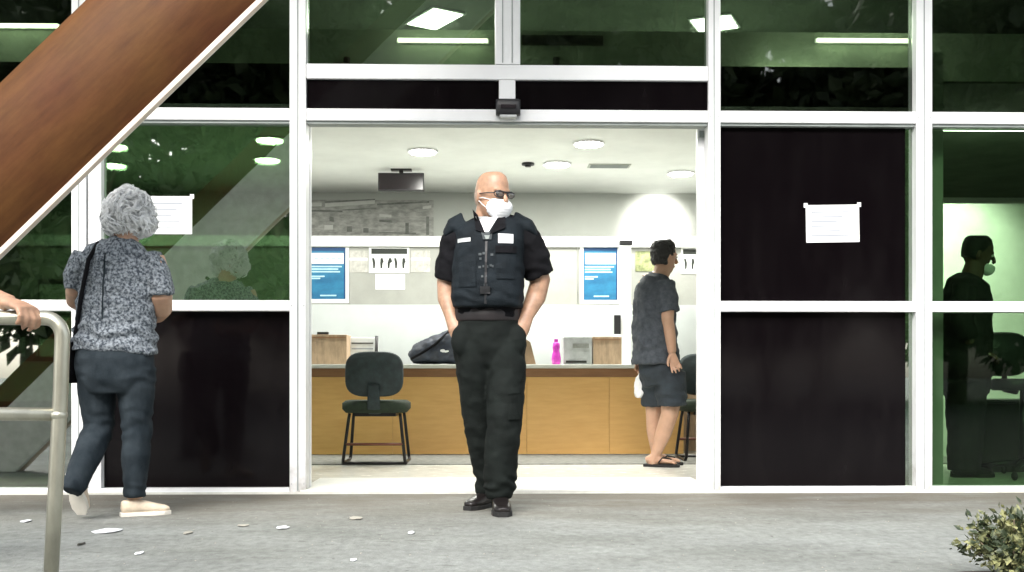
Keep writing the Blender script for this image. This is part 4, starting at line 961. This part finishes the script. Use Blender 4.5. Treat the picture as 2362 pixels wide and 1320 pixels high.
sh.loft(g.st([(1522, 634, 0, 24, 24), (1518, 646, 0, 38, 32), (1513, 664, 0, 48, 42), (1510, 700, 0, 50, 48), (1510, 760, 0, 52, 50), (1511, 810, 0, 55, 52), (1512, 840, 0, 57, 54)]), 26, side=(.75, .65, 0))
sh.loft(g.st([(1531, 656, -.08, 26, 26), (1540, 690, -.13, 27, 27), (1543, 722, -.15, 25, 25)]), 16)
sh.loft(g.st([(1490, 662, .08, 24, 24), (1482, 700, .13, 22, 24), (1480, 728, .14, 21, 22)]), 16)
so_ = sh.build('shirt', 'man_shirt', t, smooth=True, remesh=.009, sm=3, fn=folds(g, [(800, 40, .006, 50)], .014, 41, 8))
p_ = MB()
p_.loft(g.st([(1518, 820, 0, 48, 44), (1524, 855, 0, 50, 48), (1530, 885, .0, 44, 42)]), 22)
p_.loft(g.st([(1545, 860, -.03, 36, 38), (1548, 900, -.05, 36, 36), (1550, 936, -.05, 34, 34)]), 18)
p_.loft(g.st([(1506, 860, .08, 34, 36), (1508, 900, .10, 31, 34), (1510, 936, .11, 30, 32)]), 18)
p_.build('shorts', 'man_shorts', t, smooth=True, remesh=.009, sm=3, fn=folds(g, [(910, 40, .006, 60)], .008, 43, 9))
b = MB(); b.loft(g.st([(1482, 850, .09, 5, 5), (1481, 866, .09, 9, 7), (1478, 888, .09, 15, 11), (1477, 908, .09, 15, 11), (1478, 916, .09, 10, 8)]), 14)
o = b.build('carrier_bag', 'plastic_bag', None, smooth=True, remesh=.008, sm=2, fn=wr(.012, 20, 5)); tag(o, 'small white carrier bag held low beside the shorts of the man indoors', 'bag')

# ---------------------------------------------------------------- silhouette in the right room
g = Px(7.45); c0 = g.P(2230, 1105, 0)
t = thing('person', (c0.x, c0.y, .0125), 'dark silhouetted person with lowered mask standing behind the far right pane', 'person')
hm = headM(g.P(2257, 588, 0), 82, 10, 0)
b = MB(); head_parts(b, hm, 1.0)
b.loft(g.st([(2250, 612, 0, 23, 23), (2240, 640, 0, 24, 24), (2234, 660, 0, 34, 40)]), 16)
b.loft(g.st([(2232, 655, 0, 40, 60), (2228, 740, 0, 44, 56), (2228, 860, 0, 42, 50)]), 18)
for dd in (-.17, .17):
    b.loft(g.st([(2222, 668, dd, 20, 18), (2218, 730, dd * 1.1, 17, 17), (2236, 786, dd * 1.05, 13, 13), (2262, 806, dd * .8, 10, 10)]), 14)
    hand(b, Matrix.Translation(g.P(2264, 808, dd * .8)) @ Matrix.Rotation(R(24), 4, 'Y'), 1 if dd > 0 else -1, (25, 30, 20), .95)
    b.loft(g.st([(2228, 860, dd * .55, 30, 28), (2228, 980, dd * .55, 21, 21), (2222, 1085, dd * .55, 15, 15)]), 14)
body = b.build('body', 'skin_backlit', t, smooth=True, remesh=.007, sm=3); eyes(hm, body)
TT = lambda x, y, z: hm @ Vector((x, y, z)); sdm = hm.to_3x3() @ Vector((1, 0, 0))
b = MB(); b.loft([(TT(0, .012, .130), .040, .050), (TT(0, .010, .116), .066, .080), (TT(0, .014, .085), .080, .096), (TT(0, .022, .045), .084, .098), (TT(0, .038, .0), .083, .083), (TT(0, .048, -.04), .074, .066)], 22, side=sdm)
b.build('hair', 'hair_black', t, smooth=True, remesh=.008, sm=2)
mk = MB(); mk.loft([(TT(0, -.066, -.055), .050, .056), (TT(0, -.062, -.08), .056, .064), (TT(0, -.056, -.108), .046, .054), (TT(0, -.05, -.125), .026, .034)], 20, side=sdm)
mk.build('face_mask', 'mask', t, smooth=True, remesh=.007, sm=3)
sh = MB(); sh.loft(g.st([(2240, 638, 0, 26, 28), (2234, 652, 0, 44, 62), (2228, 690, 0, 54, 76), (2226, 760, 0, 56, 72), (2226, 840, 0, 56, 70), (2227, 872, 0, 54, 66)]), 24)
for dd in (-.17, .17): sh.loft(g.st([(2226, 660, dd, 26, 26), (2218, 700, dd * 1.1, 27, 26), (2218, 740, dd * 1.1, 24, 24), (2234, 782, dd * 1.05, 19, 19)]), 16)
sh.build('shirt', 'silhouette', t, smooth=True, remesh=.01, sm=3, fn=wr(.012, 8, 8))
p_ = MB(); p_.loft(g.st([(2227, 850, 0, 54, 64), (2227, 910, 0, 52, 60)]), 20)
for dd in (-.09, .09): p_.loft(g.st([(2228, 880, dd, 48, 40), (2228, 980, dd, 42, 36), (2224, 1086, dd, 36, 32)]), 16)
p_.build('trousers', 'silhouette', t, smooth=True, remesh=.01, sm=3, fn=wr(.010, 9, 9))
for dd in (-.09, .09):
    q = g.P(2222, 1100, dd); shoe(t, Matrix.Translation((q.x, q.y, .0125)) @ Matrix.Rotation(R(88), 4, 'Z'), 1.0)

# ---------------------------------------------------------------- handrail and the person holding it
D = 3.2; s_ = FPX / D; hr = Px(D)
t = thing('steel_handrail', (hr.P(118, 1400, 0).x, hr.P(118, 1400, 0).y, 0), 'bare steel tube handrail with rounded corner in the left foreground', 'handrail')
tr = .0215
bend = [hr.P(104 + 40 * math.sin(q), 742 + 44 * (1 - math.cos(q)) - 8, 0) for q in [R(a) for a in range(0, 91, 9)]]
dn = hr.P(113, 1415, 0); dn = dn - UP * (dn.z + .0)
pth = [hr.P(-900, 728, 0), hr.P(-300, 730, 0)] + bend + [hr.P(140, 900, 0), hr.P(127, 1150, 0), dn]
MB().tube(pth, tr, 16, side=FW).build('frame_tube', 'steel', t, smooth=True)
pst = hr.P(-900, 730, 0); MB().tube([Vector((pst.x, pst.y, 0)), pst + UP * .002], tr, 16).build('post', 'steel', t, smooth=True)
MB().tube([hr.P(-898, 950, 0), hr.P(136, 956, 0)], .020, 16, side=FW).build('middle_rail', 'steel', t, smooth=True)
b = MB(); b.ell(hr.P(136, 958, 0), (.026, .026, .020), n=14); b.build('weld', 'steel', t, smooth=True)
for q in (dn, Vector((pst.x, pst.y, 0))): MB().disc((q.x, q.y), .055, .001, .010).build('base_plate', 'steel', t)

g = hr; c0 = g.P(-560, 1400, .1)
t = thing('person', (c0.x, c0.y, 0), 'bare forearm and hand of a person gripping the steel handrail', 'person')
hm = headM(g.P(-560, 105, .25), 60, 0, 0)
b = MB(); head_parts(b, hm, 1.0)
b.loft(g.st([(-565, 175, .28, 42, 44), (-570, 235, .3, 45, 48), (-575, 280, .3, 90, 66)]), 16)
b.loft(g.st([(-575, 260, .3, 110, 74), (-575, 400, .3, 116, 88), (-575, 620, .3, 106, 84), (-575, 780, .3, 108, 84)]), 20)
b.loft(g.st([(-450, 310, .25, 46, 46), (-380, 460, .25, 40, 40), (-290, 585, .22, 34, 34), (-180, 625, .14, 34, 34), (-60, 668, .05, 27, 25), (5, 694, .01, 22, 19), (22, 700, .0, 22, 17)]), 16)
b.loft(g.st([(-690, 310, .35, 46, 46), (-720, 480, .38, 40, 40), (-720, 640, .34, 32, 32), (-700, 790, .24, 24, 24)]), 16)
hx = Matrix((RT * .80 - FW * .58 - UP * .16, Vector((0, 0, 0)), Vector((0, 0, 0)))).transposed()
ax_ = (RT * .86 - FW * .42 - UP * .22).normalized(); az_ = (UP - ax_ * UP.dot(ax_)).normalized(); ay_ = az_.cross(ax_)
hx = Matrix(((ax_.x, ay_.x, az_.x, 0), (ax_.y, ay_.y, az_.y, 0), (ax_.z, ay_.z, az_.z, 0), (0, 0, 0, 1)))
hand(b, Matrix.Translation(g.P(18, 698, -.005)) @ hx, 1, (48, 52, 34), .95, 5)
hand(b, Matrix.Translation(g.P(-695, 810, .22)) @ Matrix.Rotation(R(80), 4, 'Y'), 1, (20, 25, 18), .95)
for dx, dd in ((-640, .4), (-520, .22)): b.loft(g.st([(dx, 760, dd, 58, 56), (dx, 1060, dd, 40, 42), (dx, 1350, dd, 28, 30)]), 16)
body = b.build('body', 'skin_tan', t, smooth=True, remesh=.0055, sm=2); eyes(hm, body)
TT = lambda x, y, z: hm @ Vector((x, y, z)); sdm = hm.to_3x3() @ Vector((1, 0, 0))
b = MB(); b.loft([(TT(0, .012, .130), .040, .050), (TT(0, .010, .116), .066, .080), (TT(0, .014, .085), .080, .096), (TT(0, .022, .045), .084, .098), (TT(0, .038, .0), .083, .083), (TT(0, .048, -.04), .074, .066)], 22, side=sdm)
b.build('hair', 'hair_black', t, smooth=True, remesh=.008, sm=2)
sh = MB(); sh.loft(g.st([(-572, 225, .3, 54, 56), (-575, 262, .3, 110, 74), (-575, 320, .3, 134, 92), (-575, 480, .3, 132, 104), (-575, 640, .3, 126, 104), (-575, 800, .3, 128, 106)]), 24)
sh.loft(g.st([(-470, 290, .26, 60, 60), (-410, 400, .25, 56, 56), (-370, 470, .25, 50, 50)]), 16); sh.loft(g.st([(-680, 290, .34, 60, 60), (-712, 400, .36, 56, 56), (-720, 480, .38, 50, 50)]), 16)
sh.build('shirt', 'man_shirt', t, smooth=True, remesh=.012, sm=3, fn=wr(.012, 8, 18))
p_ = MB(); p_.loft(g.st([(-575, 770, .3, 120, 96), (-578, 850, .3, 122, 98), (-580, 910, .3, 110, 90)]), 20)
for dx, dd in ((-640, .4), (-520, .22)): p_.loft(g.st([(dx, 850, dd, 70, 72), (dx, 1080, dd, 56, 58), (dx, 1385, dd, 44, 46)]), 16)
p_.build('trousers', 'jeans', t, smooth=True, remesh=.012, sm=3, fn=wr(.010, 9, 19))
for dx, dd in ((-640, .4), (-520, .22)):
    q = g.P(dx, 1400, dd); shoe(t, Matrix.Translation((q.x, q.y, 0)) @ Matrix.Rotation(R(70), 4, 'Z'), 1.0)

# ================================================================== PLANTS
def leaf_mesh(name, pts, size, rnd, mat, asp=.45, bend=.25):
    vs = []; fs = []
    for p, nrm_ in pts:
        d = Vector((rnd.gauss(0, 1), rnd.gauss(0, 1), rnd.gauss(0, 1))) + nrm_ * 1.2; d.normalize(); s = d.orthogonal().normalized()
        s = Matrix.Rotation(rnd.random() * 6.28, 3, d) @ s; n_ = d.cross(s); L = size * rnd.uniform(.45, 1.5); o = len(vs)
        vs += [p, p + d * L * .5 + s * L * asp * .5 - n_ * L * bend * .2, p + d * L - n_ * L * bend, p + d * L * .5 - s * L * asp * .5 - n_ * L * bend * .2]
        fs += [(o, o + 1, o + 2), (o, o + 2, o + 3)]
    return MB().add(vs, fs) if False else (vs, fs)
def raw(name, vs, fs, mat, parent):
    me = bpy.data.meshes.new(name); me.from_pydata(vs, [], fs); return place(name, me, mat, parent)
# shrub at the lower right
rnd = random.Random(11); c0 = W(2345, 1352, 3.62); c0.z = 0
t = thing('small_shrub', c0, 'small pale variegated shrub at the lower right corner', 'shrub')
tips = []
for k in range(34):
    an = rnd.random() * 6.28; rr = rnd.uniform(.02, .19); h = rnd.uniform(.10, .215) * (1.05 - .9 * (rr / .2) ** 2 * .4)
    tip = c0 + Vector((math.cos(an) * rr, math.sin(an) * rr, h)); midp = c0 + Vector((math.cos(an) * rr * .35, math.sin(an) * rr * .35, h * .5))
    MB().tube([c0 + Vector((math.cos(an) * .012, math.sin(an) * .012, 0)), midp, tip], [.005, .0035, .0018], 5).build('stem', 'bark', t, smooth=True)
    tips += [(midp, tip)]
pts = []
for midp, tip in tips:
    for j in range(70):
        u = rnd.uniform(.35, 1.1); p = midp.lerp(tip, u) + Vector((rnd.gauss(0, .022), rnd.gauss(0, .022), rnd.gauss(0, .018)))
        if p.z > .03: pts.append((p, (p - c0 - Vector((0, 0, .08))).normalized()))
vs, fs = leaf_mesh('l', pts, .026, rnd, None, .6)
raw('foliage', vs, fs, 'shrub_leaf', t)['kind'] = 'stuff'
o = MB().loft([(c0 + Vector((0, 0, -.02)), .34, .26), (c0 + Vector((0, 0, .006)), .30, .22), (c0 + Vector((0, 0, .018)), .16, .12)], 24, side=(1, 0, 0)).build('soil_patch', 'soil', smooth=True)
struct(o)
# trees across the road, mirrored in the panes
protos = []
def tree(x, y, h, rad, seed, label):
    rnd = random.Random(seed); t = thing('broadleaf_tree', (x, y, 0), label, 'tree', 'trees across the forecourt, mirrored in the glass')
    b0 = Vector((x, y, 0)); tk = MB(); tk.tube([b0, b0 + Vector((.1, 0, h * .2)), b0 + Vector((0, .1, h * .45)), b0 + Vector((.1, 0, h * .8))], [.24, .17, .13, .04], 10, side=(1, 0, 0))
    cl = []
    for k in range(26):
        an = rnd.random() * 6.28; rr = rad * math.sqrt(rnd.random()) * .85; z = h * rnd.uniform(.16, .92); f = 1 - abs(z / h - .5) * .9
        c = b0 + Vector((math.cos(an) * rr * f, math.sin(an) * rr * f, z)); cl.append((c, rad * rnd.uniform(.24, .42)))
        if k < 9: tk.tube([b0 + Vector((0, 0, z * .6)), (b0 + Vector((0, 0, z * .8))).lerp(c, .5), c], [.07, .045, .015], 6, side=(1, .1, 0))
    tk.build('trunk', 'bark', t, smooth=True)
    pts = []
    for c, r in cl:
        for j in range(260):
            d = Vector((rnd.gauss(0, 1), rnd.gauss(0, 1), rnd.gauss(0, 1))).normalized(); pts.append((c + d * r * rnd.uniform(.45, 1.05), d))
    vs, fs = leaf_mesh('l', pts, .46, rnd, None, .55)
    raw('crown', vs, fs, 'leaf', t)['kind'] = 'stuff'
for k in range(22):
    tree(-19 + (k % 12) * 3.4 + random.uniform(-.6, .6) + (k // 12) * 2.2, -20 - (k % 3) * 1.6 - (k // 12) * 6, 10.5 + (k * 37 % 5) * .5 + (k // 12) * 3.5, 2.9 + (k // 12) * .5, 100 + k, 'leafy tree across the forecourt behind the viewpoint, mirrored in the glass')

# ================================================================== LITTER
def scrap(px, py, wpx, hpx, mat, label, name='paper_scrap', cat='litter', seed=1):
    d = FPX * CAMH / (py - HY); p = W(px, py, d); rnd = random.Random(seed); k = d / FPX
    a = wpx * k / 2; bdep = max(.02, hpx * k * d / CAMH / 2 * .8); n = 9; vs = []
    for z in (.002, .006):
        for j in range(n):
            q = 2 * math.pi * j / n; r = rnd.uniform(.78, 1.1) if z == .002 else 1; 
            if z == .002: vs.append(Vector((p.x + a * r * math.cos(q), p.y + bdep * r * math.sin(q), z + rnd.uniform(0, .004))))
            else: vs.append(vs[j] + Vector((0, 0, .0025)))
    fs = [tuple(range(n - 1, -1, -1)), tuple(range(n, 2 * n))] + [(j, (j + 1) % n, n + (j + 1) % n, n + j) for j in range(n)]
    o = MB().add(vs, fs).build(name, mat); tag(o, label, cat, 'litter scattered on the pavement')
scrap(249, 1227, 68, 14, 'litter', 'largest white paper scrap on the pavement below the beige shoe', seed=1)
scrap(652, 1219, 30, 8, 'litter', 'white paper scrap on the pavement below the left door jamb', seed=2)
scrap(61, 1204, 22, 7, 'litter', 'white paper scrap on the pavement left of the handrail post', seed=3)
scrap(822, 1197, 34, 9, 'litter_tan', 'pale dull scrap on the pavement in front of the visitor chair', seed=4)
scrap(321, 1279, 18, 8, 'litter', 'small white scrap near the bottom edge below the largest paper scrap', seed=5)
scrap(434, 1231, 20, 9, 'litter_tan', 'small pale scrap right of the largest paper scrap', seed=6)
scrap(948, 1231, 18, 9, 'litter', 'small white scrap left of the black boots', seed=7)
scrap(562, 1214, 30, 6, 'litter_tan', 'tan scrap just left of the paper below the door jamb', seed=8)
scrap(815, 1294, 17, 7, 'litter', 'small white scrap close to the bottom edge left of centre', seed=9)
scrap(188, 1257, 14, 7, 'dry_leaf', 'small dark dry leaf beside the handrail post', 'dry_leaf', 'leaf', seed=10)
rnd = random.Random(3); vs = []; fs = []
for k in range(220):
    px, py = rnd.uniform(0, 2362), rnd.uniform(1146, 1330); d = FPX * CAMH / (py - HY); p = W(px, py, d); r = rnd.uniform(.002, .005); o = len(vs)
    vs += [Vector((p.x + r, p.y, .0005)), Vector((p.x - r * .6, p.y + r, .0005)), Vector((p.x - r * .5, p.y - r, .0005)), Vector((p.x, p.y, r * .9))]
    fs += [(o, o + 1, o + 3), (o + 1, o + 2, o + 3), (o + 2, o, o + 3), (o, o + 2, o + 1)]
o = raw('grit', vs, fs, 'litter_tan', None); tag(o, 'fine pale grit scattered over the grey pavement', 'grit', kind='stuff')
